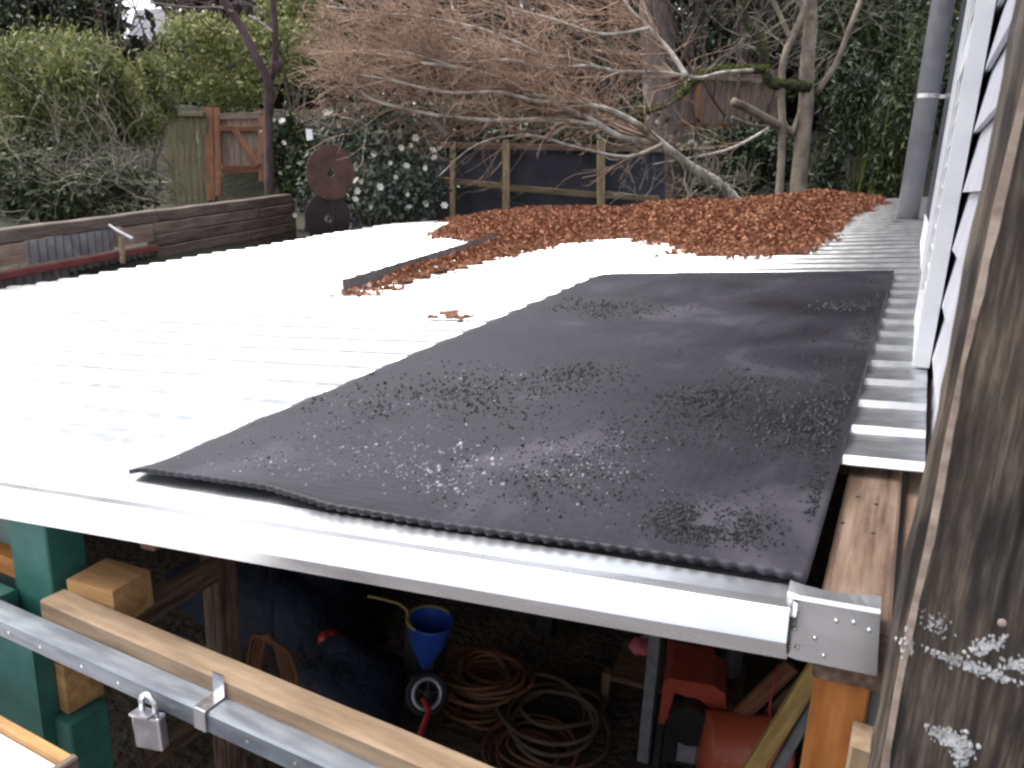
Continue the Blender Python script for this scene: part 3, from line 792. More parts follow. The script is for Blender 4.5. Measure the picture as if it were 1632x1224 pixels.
# ================================================================== LEAF LITTER ON THE ROOF
poly_px = [(705, 349), (790, 347), (900, 340), (1000, 338), (1100, 331), (1200, 328), (1280, 320), (1340, 315), (1400, 316), (1412, 322),
           (1360, 345), (1335, 372), (1310, 390), (1300, 401), (1240, 406), (1200, 410), (1130, 410), (1075, 404), (1062, 392), (1040, 384), (985, 381), (930, 384), (880, 391), (840, 399),
           (765, 420), (690, 440), (625, 457), (575, 466), (640, 436), (720, 412), (788, 386), (740, 384), (690, 378), (700, 366), (725, 360)]
poly = [roof_uv(*p_) for p_ in poly_px]
def inside(u, v, poly):
    c = False; j = len(poly) - 1
    for i in range(len(poly)):
        (xi, yi), (xj, yj) = poly[i], poly[j]
        if (yi > v) != (yj > v) and u < (xj - xi) * (v - yi) / (yj - yi) + xi: c = not c
        j = i
    return c
def edist(u, v, poly):
    d = 9
    for i in range(len(poly)):
        ax, ay = poly[i - 1]; bx, by = poly[i]; dx, dy = bx - ax, by - ay
        t = max(0, min(1, ((u - ax) * dx + (v - ay) * dy) / (dx * dx + dy * dy + 1e-12)))
        d = min(d, math.hypot(u - ax - t * dx, v - ay - t * dy))
    return d
pu = [p_[0] for p_ in poly]; pv = [p_[1] for p_ in poly]
LP = []; tries = 0
def pile_h(u, v, d):
    return min(0.10, d * 0.22) * (0.75 + 0.5 * noise.noise((u * 2.2, v * 2.2, 1)))
# bed under the leaves
gn = 90; gvv = {}; bmv = []; bmf = []
du = (max(pu) - min(pu)) / gn; dv = (max(pv) - min(pv)) / gn
def bed_vert(i, j):
    if (i, j) in gvv: return gvv[(i, j)]
    u = min(pu) + i * du; v = min(pv) + j * dv
    d = edist(u, v, poly) if inside(u, v, poly) else 0
    bmv.append(tuple(RP(u, v, -0.016 + pile_h(u, v, d) + 0.012 * noise.noise((u * 12, v * 12, 4)) * min(1, d * 8))))
    gvv[(i, j)] = len(bmv) - 1; return len(bmv) - 1
for i in range(gn):
    for j in range(gn):
        u = min(pu) + (i + .5) * du; v = min(pv) + (j + .5) * dv
        if inside(u, v, poly) and edist(u, v, poly) > 0.05:
            bmf.append((bed_vert(i, j), bed_vert(i + 1, j), bed_vert(i + 1, j + 1), bed_vert(i, j + 1)))
bm_ = MB(); bm_.v = bmv; bm_.f = bmf
litter = bm_.build('leaf_litter', MT['leaf_bed'], None, True)
tag(litter, 'red-brown fallen leaves drifted across the far end of the roof', None, None, 'stuff')
while len(LP) < 38000 and tries < 500000:
    tries += 1
    u = rnd.uniform(min(pu) - .25, max(pu) + .1); v = rnd.uniform(min(pv) - .15, max(pv))
    ins = inside(u, v, poly); d = edist(u, v, poly)
    if not ins and (d > (0.16 if u < -1.0 else 0.10) * rnd.random() ** 3 or v > 7.38 or noise.noise((u * 3, v * 3, 2)) < 0.05): continue
    if v > 7.39: continue
    LP.append(tuple(RP(u, v, -0.004 + (pile_h(u, v, d) if ins else 0) + rnd.uniform(0.0, 0.035 if ins else 0.01))))
lm = leaf_mesh('leaves', np.array(LP), 0.029, 1.6, 0.0, None, 0.4, 0.72)
link('leaves', lm, MT['leaf_litter'], parent=litter)['kind'] = 'stuff'
# leaf scraps beside the mat
sc_o = MB()
for (px, py, s) in ((690, 507, .018), (712, 504, .030), (722, 507, .024), (745, 507, .016), (765, 505, .026), (735, 509, .02)):
    u, v = roof_uv(px, py); a = rnd.uniform(0, 3.1)
    pts = []
    for q in range(7):
        t = 2 * math.pi * q / 7; rr = s * rnd.uniform(.6, 1.2)
        pts.append(RP(u + rr * 1.5 * math.cos(t), v + rr * 1.4 * math.sin(t), -0.004 + rnd.uniform(0, .02)))
    sc_o.prism(pts, Vector(RN) * 0.003)
tag(sc_o.build('leaf_scrap', MT['leaf_bed']), 'small clump of brown leaves alone on the white roof beside the mat', 'leaf clump')
# metal angle strip holding back a run of leaves
a0 = roof_uv(549, 463); a1 = roof_uv(800, 381)
d_ = Vector((a1[0] - a0[0], a1[1] - a0[1])).normalized(); nn = Vector((-d_.y, d_.x))
st_m = MB()
prof = [(-0.010, -0.008), (-0.006, 0.050), (-0.003, 0.051), (0.0, -0.004), (0.07, -0.004), (0.07, -0.008)]
def sp(a, o, w): return RP(a[0] - nn.x * o, a[1] - nn.y * o, w)
vs = [sp(a0, o, w) for o, w in prof] + [sp(a1, o, w) for o, w in prof]
k = len(prof)
st_m.add(vs, [(i, (i+1) % k, k + (i+1) % k, k + i) for i in range(k)] + [tuple(reversed(range(k))), tuple(range(k, 2*k))])
tag(st_m.build('metal_angle', MT['grey_post']), 'long grey metal angle strip lying on the roof with leaves banked against it', 'metal strip')

# ================================================================== DOOR RAILS, LOCK, BENCH
rail = thing('wooden_rail', 'pale square-cut wooden rail crossing the open shed front', 'rail', (-0.6, 0.77, 1.7))
beam('bar', (-1.322, 0.777, 1.6975), (0.02, 0.777, 1.6975), 0.050, 0.045, MT['fir'], rail, bev=0.003, warp=0.0006, seg=14)
kb = MB(); kb.box((-1.262, 0.850, 1.705), (0.11, 0.09, 0.075), Matrix.Rotation(R_(8), 3, 'Z'), 0.003)
kb.build('end_block', MT['block'], rail)
strut = thing('steel_channel', 'grey galvanised steel channel bar running below the wooden rail', 'steel bar', (-0.7, 0.72, 1.68))
def chy(x): return 0.706 + 0.012 * (x + 1.371)
def chan(xa, xb, name):
    mb = MB(); poly_ = [(0.000, 1.655), (0.000, 1.686), (0.004, 1.690), (0.040, 1.690), (0.040, 1.686), (0.005, 1.686), (0.005, 1.655)]
    mb.prism([(xa, y + chy(xa), z) for y, z in poly_], (xb - xa, chy(xb) - chy(xa), 0)); return mb.build(name, MT['strut'], strut)
chan(-2.3, -0.868, 'channel'); chan(-0.866, 0.02, 'channel')
for i in range(22):
    x = -2.2 + i * 0.095 + rnd.uniform(-.01, .01)
    mb = MB(); mb.lathe([(0.0032, 0), (0.003, 0.0012), (0.0001, 0.0016)], Matrix.Translation((x, chy(x), 1.670)) @ Matrix.Rotation(R_(90), 4, 'X'), 8)
    mb.build('rivet', MT['bright'], strut)
br = MB()
br.box((-0.868, 0.749, 1.711), (0.024, 0.003, 0.040)); br.box((-0.868, 0.730, 1.6925), (0.024, 0.040, 0.003)); br.box((-0.868, 0.7095, 1.674), (0.024, 0.003, 0.036))
br.build('bracket', MT['bright'], strut)
# padlock hanging from the channel
lk = aty(240, 1160, 0.69)
lock = thing('padlock', 'steel padlock hanging under the grey channel bar', 'padlock', (lk.x, lk.y, lk.z - 0.03))
mb = MB(); mb.box((lk.x, lk.y, lk.z - 0.004), (0.052, 0.020, 0.060), Matrix.Rotation(R_(-4), 3, 'Y') @ Matrix.Rotation(R_(12), 3, 'Z'))
lb = mb.build('body', MT['bright'], lock)
bv = lb.modifiers.new('bevel', 'BEVEL'); bv.width = 0.004; bv.segments = 2
mb = MB(); pts = [(lk.x - 0.016, lk.y, lk.z + 0.02), (lk.x - 0.016, lk.y, lk.z + 0.045)] + [(lk.x - 0.016 * math.cos(t), lk.y, lk.z + 0.045 + 0.016 * math.sin(t)) for t in np.linspace(0.3, 2.84, 7)] + [(lk.x + 0.016, lk.y, lk.z + 0.045), (lk.x + 0.016, lk.y, lk.z + 0.02)]
mb.tube(pts, 0.0045, 10); mb.build('shackle', MT['bright'], lock, True)
mb = MB(); mb.box((lk.x - 0.004, lk.y - 0.006, lk.z + 0.0295), (0.044, 0.022, 0.004), Matrix.Rotation(R_(-10), 3, 'Y')); mb.build('hasp', MT['bright'], lock)
# green door leaf on the left, with a wooden block
door = thing('shed_door', 'dark green painted door leaf at the lower left', 'door', (-1.6, 0.76, 0.0))
gd = aty(92, 1110, 0.775)
mb = MB(); mb.box(((-2.6 + gd.x) / 2, 0.757, 0.84), (gd.x + 2.6, 0.036, 1.62)); mb.build('leaf', MT['green'], door)
beam('top_rail', (-2.6, 0.768, 1.668), (gd.x - 0.12, 0.768, 1.668), 0.05, 0.028, MT['green'], door)
gb = aty(110, 1085, 0.80)
mb = MB(); mb.box((gb.x + 0.0, 0.815, gb.z), (0.05, 0.075, 0.105)); mb.build('wooden_block', MT['block'], door)
beam('edge_strip', (gd.x + 0.028, 0.80, 0.05), (gd.x + 0.028, 0.80, gb.z - 0.056), 0.08, 0.05, MT['green'], door, up=(1, 0, 0))
ob = aty(35, 925, 0.775)
mb = MB(); mb.box((gl - 0.118, 0.822, ob.z - 0.012), (0.23, 0.034, 0.040)); mb.build('orange_batten', MT['orange_wood'], door)
# white bench top, lower left
tb = thing('bench', 'white-topped bench with brown wooden edge, lower left corner', 'bench', (-1.5, 0.5, 0.0))
bx1 = -1.10; bz = 1.54
mb = MB(); mb.box((bx1 - 0.6, 0.43, bz - 0.012), (1.18, 0.40, 0.024)); mb.build('top', MT['white'], tb)
beam('edge_strip', (bx1 - 1.2, 0.641, bz - 0.008), (bx1 - 0.001, 0.641, bz - 0.008), 0.018, 0.045, MT['block'], tb)
beam('end_strip', (bx1, 0.225, bz - 0.010), (bx1, 0.650, bz - 0.010), 0.016, 0.05, MT['grey_wood2'], tb)
for (x, y) in ((bx1 - 0.06, 0.6), (bx1 - 1.14, 0.6), (bx1 - 0.06, 0.27), (bx1 - 1.14, 0.27)):
    beam('leg', (x, y, 0), (x, y, bz - 0.025), 0.05, 0.05, MT['grey_wood'], tb)

# ================================================================== THINGS STORED IN THE SHED
def fz(x, y): return 0.035
# blue bucket-funnel with yellow hose
bc = at(686, 988, 3.1)
fun = thing('funnel', 'bright blue plastic funnel bucket hanging in the dark shed', 'funnel', bc)
mw = Matrix.Translation(bc) @ Matrix.Rotation(R_(6), 4, 'Y') @ Matrix.Scale(1.15, 4)
mb = MB(); mb.lathe([(0.076, 0.0), (0.080, 0.002), (0.078, -0.01), (0.062, -0.09), (0.03, -0.16), (0.012, -0.20), (0.008, -0.20), (0.026, -0.158), (0.058, -0.088), (0.073, -0.01), (0.076, 0.0)], mw, 28)
mb.build('cone', MT['blue'], fun, True)
mb = MB(); mb.tube([mw @ Vector((0.081 * math.cos(t), 0.081 * math.sin(t), 0.0)) for t in np.linspace(1.2, 4.6, 16)], 0.006, 8); mb.build('rim', MT['yellow'], fun, True)
hs_ = thing('hose', 'thin yellow hose draped from the beam to the blue funnel', 'hose', at(640, 960, 3.1))
mb = MB(); mb.tube([at(586, 950, 3.1), at(610, 955, 3.1), at(636, 962, 3.1), at(648, 972, 3.1), at(652, 990, 3.1), at(660, 1004, 3.05)], 0.006, 8); mb.build('tubing', MT['yellow'], hs_, True)
# wheel with red fork
wc_ = at(680, 1106, 3.35)
wh = thing('hand_cart', 'small spoked wheel with pale rim and red arm', 'cart', (wc_.x, wc_.y, 0.03))
axis = (Vector(CAM) - wc_).normalized() + Vector((0.35, 0, 0)); q = axis.to_track_quat('Z', 'Y').to_matrix().to_4x4()
mw = Matrix.Translation(wc_) @ q
def torus(mb, mw, R0, r0, n=28, k=8):
    mb.tube([mw @ Vector((R0 * math.cos(2 * math.pi * i / n), R0 * math.sin(2 * math.pi * i / n), 0)) for i in range(n)], r0, k, False, True); return mb
torus(MB(), mw, 0.062, 0.011).build('rim', MT['rim'], wh, True)
torus(MB(), mw, 0.082, 0.012).build('tyre', MT['tyre'], wh, True)
mb = MB()
for i in range(5):
    t = i * 1.2566; mb.tube([mw.translation, mw @ Vector((0.06 * math.cos(t), 0.06 * math.sin(t), 0))], 0.006, 6)
mb.lathe([(0.018, -0.015), (0.018, 0.015), (0.0, 0.017)], mw, 12); mb.build('spokes', MT['dark_metal'], wh)
mb = MB(); a = at(684, 1134, 3.3); b = at(660, 1195, 3.15); mb.tube([wc_ + Vector((0, -.03, 0)), a, b, Vector((b.x, b.y, 0.05))], 0.014, 8); mb.build('arm', MT['red'], wh, True)
mb = MB(); mb.tube([at(700, 1075, 3.4), at(708, 1100, 3.4), at(700, 1130, 3.4)], 0.012, 8); mb.build('guard', MT['red'], wh, True)
mb = MB(); mb.box(wc_ + Vector((-.10, .14, .12)), (.16, .10, .22), None, .01); mb.build('motor', MT['dark_metal'], wh)
w2 = at(636, 1090, 3.6)
wr = thing('spare_tyre', 'dark tyre leaning behind the pale-rimmed wheel', 'tyre', w2)
torus(MB(), Matrix.Translation(w2) @ q, 0.095, 0.026).build('tread', MT['tyre'], wr, True)
mb = MB(); mb.tube([(w2.x, w2.y + .05, 0.03), (w2.x, w2.y + .05, w2.z + 0.05)], 0.02, 8); mb.build('stand', MT['dark_metal'], wr)

def coil(name, label, cat, px, py, R0, r0, turns, m, h=0.10, seed=1, n=260, group=None, floor=True):
    r = random.Random(seed); c = atz(px, py, 0.05) if floor else at(px, py, 3.0)
    th = thing(name, label, cat, (c.x, c.y, 0.03 if floor else c.z), group)
    pts = []; ph = [r.uniform(0, 6.28) for _ in range(6)]
    for i in range(n):
        t = 2 * math.pi * turns * i / n
        rr = R0 * (1 + 0.26 * math.sin(t * 0.37 + ph[0]) + 0.13 * math.sin(t * 1.7 + ph[1]) + 0.3 * noise.noise((t * .45, seed, 0)))
        pts.append((c.x + rr * math.cos(t) + 0.06 * math.sin(t * .21 + ph[2]) * R0 * 4, c.y + rr * math.sin(t) + 0.05 * math.sin(t * .33 + ph[3]) * R0 * 4, 0.05 + h * (0.5 + 0.5 * math.sin(t * 0.13 + ph[4])) + 0.012 * math.sin(t * 1.3 + ph[5])))
    mb = MB(); mb.tube(pts, r0, 6); mb.build('strand', m, th, True); return th
coil('cord_coil', 'fat heap of coiled orange extension cord on the shed floor', 'cord', 772, 1112, 0.15, 0.010, 17, MT['cord'], 0.16, 4, 420)
coil('rope_coil', 'loose tan rope tangle on the floor beside the orange coil', 'rope', 880, 1160, 0.20, 0.011, 5, MT['rope'], 0.10, 6, 160)
coil('loose_cord', 'thin rust-coloured cord looped low near the rail', 'cord', 850, 1205, 0.17, 0.008, 5, MT['cord'], 0.05, 9, 160)
# hanging loop of orange cord
hc = at(430, 1050, 2.7)
hg = thing('hanging_cord', 'orange cord hung in a tall loop near the wooden post', 'cord', hc)
for k_ in range(6):
    mb = MB(); o = k_ * 0.013 + rnd.uniform(-.008, .008)
    mb.tube(smooth_pts([hc + Vector((-.075 - o, -.02 * k_, -.32)), hc + Vector((-.06 - o, 0, -.1)), hc + Vector((-.03 - o, 0.01, .05)), hc + Vector((0.0, 0, .09 - o * .4)), hc + Vector((.03 + o, 0, .05)), hc + Vector((.07 + o, 0, -.12)), hc + Vector((.09 + o, -.02 * k_, -.34))], 4), 0.006, 8)
    mb.build('loop', MT['cord'], hg, True)
mb = MB(); mb.tube([hc + Vector((0, 0.02, .05)), (hc.x, hc.y + .02, roof_z(hc.x, hc.y) - .08)], 0.004, 6); mb.build('hook', MT['dark_metal'], hg)
# navy tarpaulin bundles
def bundle(name, label, px, py, t, r, m, seed, cat='tarpaulin'):
    c = at(px, py, t); mb = MB(); V = []
    nn_, mm_ = 18, 12
    for i in range(mm_ + 1):
        for j in range(nn_):
            th = math.pi * i / mm_; ph = 2 * math.pi * j / nn_
            d = Vector((math.sin(th) * math.cos(ph), math.sin(th) * math.sin(ph), math.cos(th)))
            k = 1 + 0.28 * noise.noise(d * 2.2 + Vector((seed, 0, 0))) + 0.12 * noise.noise(d * 6 + Vector((0, seed, 0)))
            V.append((c.x + d.x * r[0] * k, c.y + d.y * r[1] * k, max(0.03, c.z + d.z * r[2] * k)))
    mb.add(V, [(i*nn_ + j, i*nn_ + (j+1) % nn_, (i+1)*nn_ + (j+1) % nn_, (i+1)*nn_ + j) for i in range(mm_) for j in range(nn_)])
    return tag(mb.build(name, m, None, True), label, cat)
bundle('tarpaulin', 'big dark navy tarpaulin heap at the back left of the shed', 450, 985, 4.6, (.7, .45, .45), MT['navy'], 1)
bundle('tarpaulin', 'smaller navy tarpaulin roll under the wooden rail', 555, 1105, 3.5, (.26, .24, .22), MT['navy'], 2)
bundle('red_bag', 'dull red bag lying on the navy tarpaulin', 527, 1021, 4.0, (.07, .06, .05), MT['red'], 4, 'bag')
# pink cloth on a shelf
shf = thing('storage_shelf', 'dark storage shelf against the back right of the shed', 'shelf', (at(1010, 1050, 3.9).x, at(1010, 1050, 3.9).y, 0.03))
s0 = at(985, 1050, 3.9); s1 = at(1175, 1075, 3.7)
for dz in (0, -.35, -.7):
    beam('board', s0 + Vector((0, 0, dz)), Vector((s1.x, s1.y, s0.z + dz)), 0.35, 0.025, MT['brown_wood'], shf)
for pnt in (s0, s1):
    for dy in (-.15, .15): beam('upright', (pnt.x, pnt.y + dy, 0.03), (pnt.x, pnt.y + dy, s0.z + .02), 0.04, 0.04, MT['brown_wood'], shf, up=(0, 1, 0))
bundle('pink_cloth', 'crumpled pink cloth on the storage shelf', 1022, 1030, 3.75, (.055, .06, .035), MT['pink'], 6, 'cloth')
bundle('white_cloth', 'crumpled white cloth beside the pink one on the shelf', 1035, 1026, 3.85, (.05, .05, .045), MT['white'], 7, 'cloth')
c = at(1098, 1036, 3.75); mb = MB(); mb.box(c + Vector((0, 0, .0)), (.20, .2, .14), Matrix.Rotation(R_(15), 3, 'Z'), .008)
tb_ = thing('toolbox', 'red-orange toolbox tucked under the roof edge on the shelf', 'toolbox', c - Vector((0, 0, .07)))
mb.build('case', MT['orange_red'], tb_)
mb = MB(); mb.box(c + Vector((0, 0, .078)), (.205, .205, .02), Matrix.Rotation(R_(15), 3, 'Z')); mb.build('lid', MT['orange_red'], tb_)
c = at(1165, 1045, 3.7); mb = MB(); mb.lathe([(0.05, -.09), (.055, -.085), (.055, .02), (.02, .05), (.02, .08), (.0, .081)], Matrix.Translation(c), 20)
jg = thing('jug', 'pale grey jug beside the red toolbox', 'jug', c - Vector((0, 0, .09))); mb.build('body', MT['pipe'], jg, True)
# red-orange machine with black engine
c = at(1108, 1100, 3.15)
gen = thing('machine', 'red-orange machine with a black motor in the shed', 'machine', (c.x, c.y, 0.03))
mx = Matrix.Rotation(R_(12), 3, 'Z')
mb = MB(); poly_ = [(-.13, -.11), (-.125, .08), (-.10, .10), (.06, .105), (.11, .08), (.125, .0), (.12, -.10), (.06, -.12), (.03, -.02), (-.02, .03), (-.08, .04), (-.10, -.11)]
mb.prism([c + mx @ Vector((x, -.10, z)) for x, z in poly_], mx @ Vector((0, .22, 0))); mb.build('housing', MT['orange_red'], gen)
mb = MB(); mb.tube([c + mx @ Vector((-.01, -.17, -.05)), c + mx @ Vector((-.01, .09, -.05))], .085, 20); mb.box(c + mx @ Vector((-.01, -.04, -.17)), (.19, .22, .16), mx, .008); mb.build('motor', MT['black'], gen)
mb = MB(); mb.box(c + mx @ Vector((-.01, -.155, -.17)), (.07, .02, .09), mx); mb.build('switch_plate', MT['grey_post'], gen)
for sx in (-.11, .11):
    for sy in (-.09, .09):
        beam('leg', (c.x + sx, c.y + sy, .03), (c.x + sx * .9, c.y + sy, c.z - .08), .03, .03, MT['dark_metal'], gen, up=(0, 1, 0))
# orange bucket lying on its side, pale worn lettering
c = at(1180, 1196, 2.95)
bk = thing('bucket', 'orange plastic bucket with worn pale lettering near the yellow board', 'bucket', (c.x, c.y, c.z - .14))
ax = Vector((0.9, 0.42, -0.10)).normalized()
qm = Matrix.Translation(c) @ ax.to_track_quat('Z', 'X').to_matrix().to_4x4()
mb = MB(); mb.lathe([(0.0, -.14), (0.124, -.14), (0.126, -.135), (0.140, .13), (0.149, .131), (0.149, .15), (0.140, .151), (0.136, .13), (0.120, -.13), (0.0, -.132)], qm, 32)
mb.build('shell', MT['orange'], bk, True)
lt = MB()
side = (Vector(CAM) - c); 
lc = qm.inverted().to_3x3() @ side; t0 = math.atan2(lc.y, lc.x)
for row in range(3):
    for colm in range(7):
        if rnd.random() < .2: continue
        zc = -.105 + colm * .026; th0 = t0 - .05 + row * .26; r_ = .1335 + (zc / .27) * .014
        for (dz0, dz1, ta, tb2) in ((0, .005, 0, .2), (.011, .016, 0, .2), (0, .016, rnd.choice((0, .08, .17)), None)):
            tb2 = tb2 if tb2 is not None else ta + .035
            vs = [qm @ Vector((r_ * math.cos(th0 + t), r_ * math.sin(th0 + t), zc + z_)) for t, z_ in ((ta, dz0), (tb2, dz0), (tb2, dz1), (ta, dz1))]
            cn = qm @ Vector((0, 0, zc)); ou = [(v_ - cn).normalized() * .0012 for v_ in vs]
            lt.add([v_ + o_ for v_, o_ in zip(vs, ou)], [(0, 1, 2, 3)])
lt.build('lettering', MT['letter'], bk)
# boards leaning in the right of the shed
def plank(px0, py0, t0, px1, py1, t1, W, H, m, label, seed=0):
    a, b = at(px0, py0, t0), at(px1, py1, t1)
    return tag(beam('leaning_board', a, b, W, H, m, None, up=(0, 1, 0.2)), label, 'board', 'boards leaning in the shed')
plank(1196, 1232, 1.9, 1312, 1050, 1.75, .040, .032, MT['yellow_wood'], 'yellow wooden board leaning steeply beside the orange bucket')
plank(1232, 1236, 1.9, 1322, 1078, 1.8, .025, .025, MT['grey_post'], 'thin grey bar leaning right behind the yellow board')
plank(1168, 1150, 3.0, 1262, 1060, 2.9, .06, .03, MT['cedar'], 'reddish board leaning behind the red-orange machine')
plank(1190, 1170, 3.1, 1290, 1075, 3.0, .04, .03, MT['brown_wood'], 'dark brown board leaning below the reddish one')
mb = MB(); mb.tube([at(1240, 1060, 2.7), at(1232, 1095, 2.7), at(1226, 1130, 2.7), at(1232, 1165, 2.7)], .005, 6)
tag(mb.build('red_cable', MT['red'], None, True), 'thin red cable hanging before the leaning boards', 'cable')

# ================================================================== GARDEN BEHIND
CX = Vector(ROT[:, 0]); FW = Vector(-ROT[:, 2]); FWH = Vector((FW.x, FW.y, 0)).normalized(); UP = Vector((0, 0, 1))
def gz(p): return ground_z(p.x, p.y)
def px2m(px, t): return px * t / FPX

# ---- timber retaining wall on the left
tw = thing('timber_wall', 'low wall of stacked weathered timbers left of the roof', 'retaining wall', at(220, 420, 6.6))
A = at(-70, 373, 5.25); B = at(462, 309, 9.0)
def wl_pt(t, drop, out=0.0):
    return A.lerp(B, t) + Vector((out, 0, -drop))
TH = 0.105
dirw = (B - A).normalized()
def timber(t0, t1, row, m, W=0.10, H=TH - 0.006, out=0.0, seed=0):
    return beam('timber', wl_pt(t0, row * TH + TH / 2, out), wl_pt(t1, row * TH + TH / 2, out), W, H, m, tw, bev=0.008, warp=0.004, seg=8, seed=seed)
timber(0.0, 0.46, 0, MT['grey_wood'], seed=1, out=-.02); timber(0.463, 1.0, 0, MT['grey_wood'], seed=2, out=-.02)
timber(0.44, 0.83, 1, MT['grey_wood2'], seed=3); timber(0.833, 1.0, 1, MT['grey_wood'], seed=4, out=.015)
timber(0.44, 1.0, 2, MT['grey_wood'], seed=5, out=.02)
timber(0.44, 0.78, 3, MT['grey_wood2'], seed=6, out=.03); timber(0.783, 1.0, 3, MT['grey_wood2'], seed=7, out=.03)
timber(0.0, 1.0, 4.4, MT['grey_wood'], H=0.2, seed=8, out=.02)
# corrugated insert, red rail and lower corrugated sheet
def corr_sheet(t0, t1, d0, d1, n, out):
    mb = MB(); V = []
    for i in range(n * 4 + 1):
        t = t0 + (t1 - t0) * i / (n * 4); o = 0.012 * math.sin(i * math.pi / 2) + out
        V += [wl_pt(t, d0, o), wl_pt(t, d1, o)]
    mb.add(V, [(2*i, 2*i+2, 2*i+3, 2*i+1) for i in range(n * 4)])
    return mb.build('corrugated_sheet', MT['corr'], tw)
corr_sheet(0.12, 0.33, TH, TH * 2.7, 11, 0.03)
beam('board', wl_pt(0.0, TH * 1.75, 0.0), wl_pt(0.13, TH * 1.75, 0.0), 0.06, TH * 1.4, MT['fence_wood'], tw)
beam('board', wl_pt(0.33, TH * 1.75, 0.02), wl_pt(0.44, TH * 1.75, 0.02), 0.06, TH * 1.4, MT['fence_wood'], tw)
beam('red_rail', wl_pt(0.0, TH * 3.0, 0.07), wl_pt(0.44, TH * 3.0, 0.07), 0.06, 0.05, MT['red_paint'], tw)
corr_sheet(0.0, 0.44, TH * 3.2, TH * 6, 22, 0.04)
# a stake with a crossed stick in front of it
stk = thing('garden_stake', 'pale stake with a crossed stick tied to the timber wall', 'stake', at(196, 412, 6.35))
t_ = 6.35
mb = MB(); mb.tube([at(190, 362, t_), at(193, 380, t_), at(196, 420, t_)], 0.020, 7); mb.build('upright', MT['post_wood'], stk)
mb = MB(); mb.tube([at(174, 359, t_), at(190, 370, t_ - .03), at(212, 382, t_ - .05)], [.012, .018, .022], 7); mb.build('cross_stick', MT['grit'], stk)

# ---- fences
def board_fence(name, label, cat, p0, p1, ztop, zbot, n, m, th=0.02, group=None, gap=.04, jit=.02):
    p0, p1 = Vector(p0), Vector(p1)
    f = thing(name, label, cat, ((p0 + p1) / 2).to_tuple()[:2] + (zbot,), group)
    d = (p1 - p0); d.z = 0; L = d.length / n
    me = bevel_box_mesh('board', ztop - zbot, th, L * (1 - gap), .003)
    for i in range(n):
        c = p0.lerp(p1, (i + .5) / n); c.z = (ztop + zbot) / 2 + rnd.uniform(-jit, jit)
        a = Vector((c.x, c.y, zbot)); b = Vector((c.x, c.y, ztop))
        link('board', me, m, Matrix.Translation(c) @ frame(a, b, d).to_4x4(), f)
    return f
t_ = 12.5
fA = at(262, 180, t_); fB = at(329, 180, t_ - .3)
mf = board_fence('board_fence', 'mossy green-brown board fence between bamboo and gate', 'fence', fA, fB, fA.z, at(300, 335, t_).z, 7, MT['moss_wood'])
beam('rail', fA + Vector((-.05, -.05, -.02)), fB + Vector((0, -.05, -.02)), .05, .07, MT['moss_wood'], mf)
# wooden gate
gt = thing('garden_gate', 'cedar-framed garden gate with diagonal brace behind the dark trunk', 'gate', at(385, 285, 12.4))
t_ = 12.3
def gb(px0, py0, px1, py1, W, m, name, dt=0.0, H=.05, par=gt):
    a, b = at(px0, py0, t_ + dt), at(px1, py1, t_ + dt)
    up = FWH if abs(a.z - b.z) < .3 else FWH
    return beam(name, a, b, W, H, m, par, up=FWH)
gb(334, 172, 338, 320, px2m(13, t_), MT['cedar'], 'post', .03, .10)
gb(346, 172, 349, 312, px2m(10, t_), MT['cedar'], 'stile')
gb(418, 176, 419, 290, px2m(12, t_), MT['cedar'], 'stile')
gb(348, 186, 416, 184, px2m(9, t_), MT['fence_wood'], 'rail')
gb(350, 205, 416, 205, px2m(8, t_), MT['cedar'], 'rail')
gb(350, 271, 416, 268, px2m(12, t_), MT['cedar'], 'rail')
gb(374, 206, 412, 264, px2m(9, t_), MT['cedar'], 'brace', -.03)
for i in range(6):
    x = 356 + i * 11
    gb(x, 188, x + 1, 272, px2m(10, t_), MT['fence_wood'], 'board', .06, .02)
# dark blue sheeted fence behind the saw blades
bf = thing('sheeted_fence', 'dark blue sheeting stretched behind pale wooden fence posts', 'fence', at(830, 345, 10.6))
t_ = 10.6
mb = MB(); V = []
for i in range(41):
    px = 560 + (1060 - 560) * i / 40
    for j in range(9):
        py = 234 + 8 * (px - 560) / 500 + (j / 8) * 170
        V.append(at(px, py, t_ + .10 + .04 * noise.noise((i * .5, j * .6, 2))))
mb.add(V, [(i*9 + j, i*9 + j + 1, (i+1)*9 + j + 1, (i+1)*9 + j) for i in range(40) for j in range(8)])
mb.build('sheeting', MT['fence_blue'], bf, True)
for (px, w, y0, y1) in ((652, 8, 236, 380), (722, 8, 226, 380), (807, 11, 225, 380), (958, 12, 224, 380)):
    a, b = at(px, y0, t_), at(px - 1, y1, t_)
    beam('post', a, b, px2m(w, t_), px2m(w, t_), MT['post_wood'], bf, up=FWH)
for (x0, y0, x1, y1) in ((727, 289, 802, 297), (812, 299, 952, 311), (963, 311, 1050, 317), (657, 283, 718, 288)):
    beam('rail', at(x0, y0, t_ + .02), at(x1, y1, t_ + .02), px2m(9, t_), .05, MT['post_wood'], bf, up=FWH)
beam('top_rail', at(560, 229, t_ + .06), at(1060, 238, t_ + .06), .05, px2m(9, t_), MT['fence_wood'], bf)
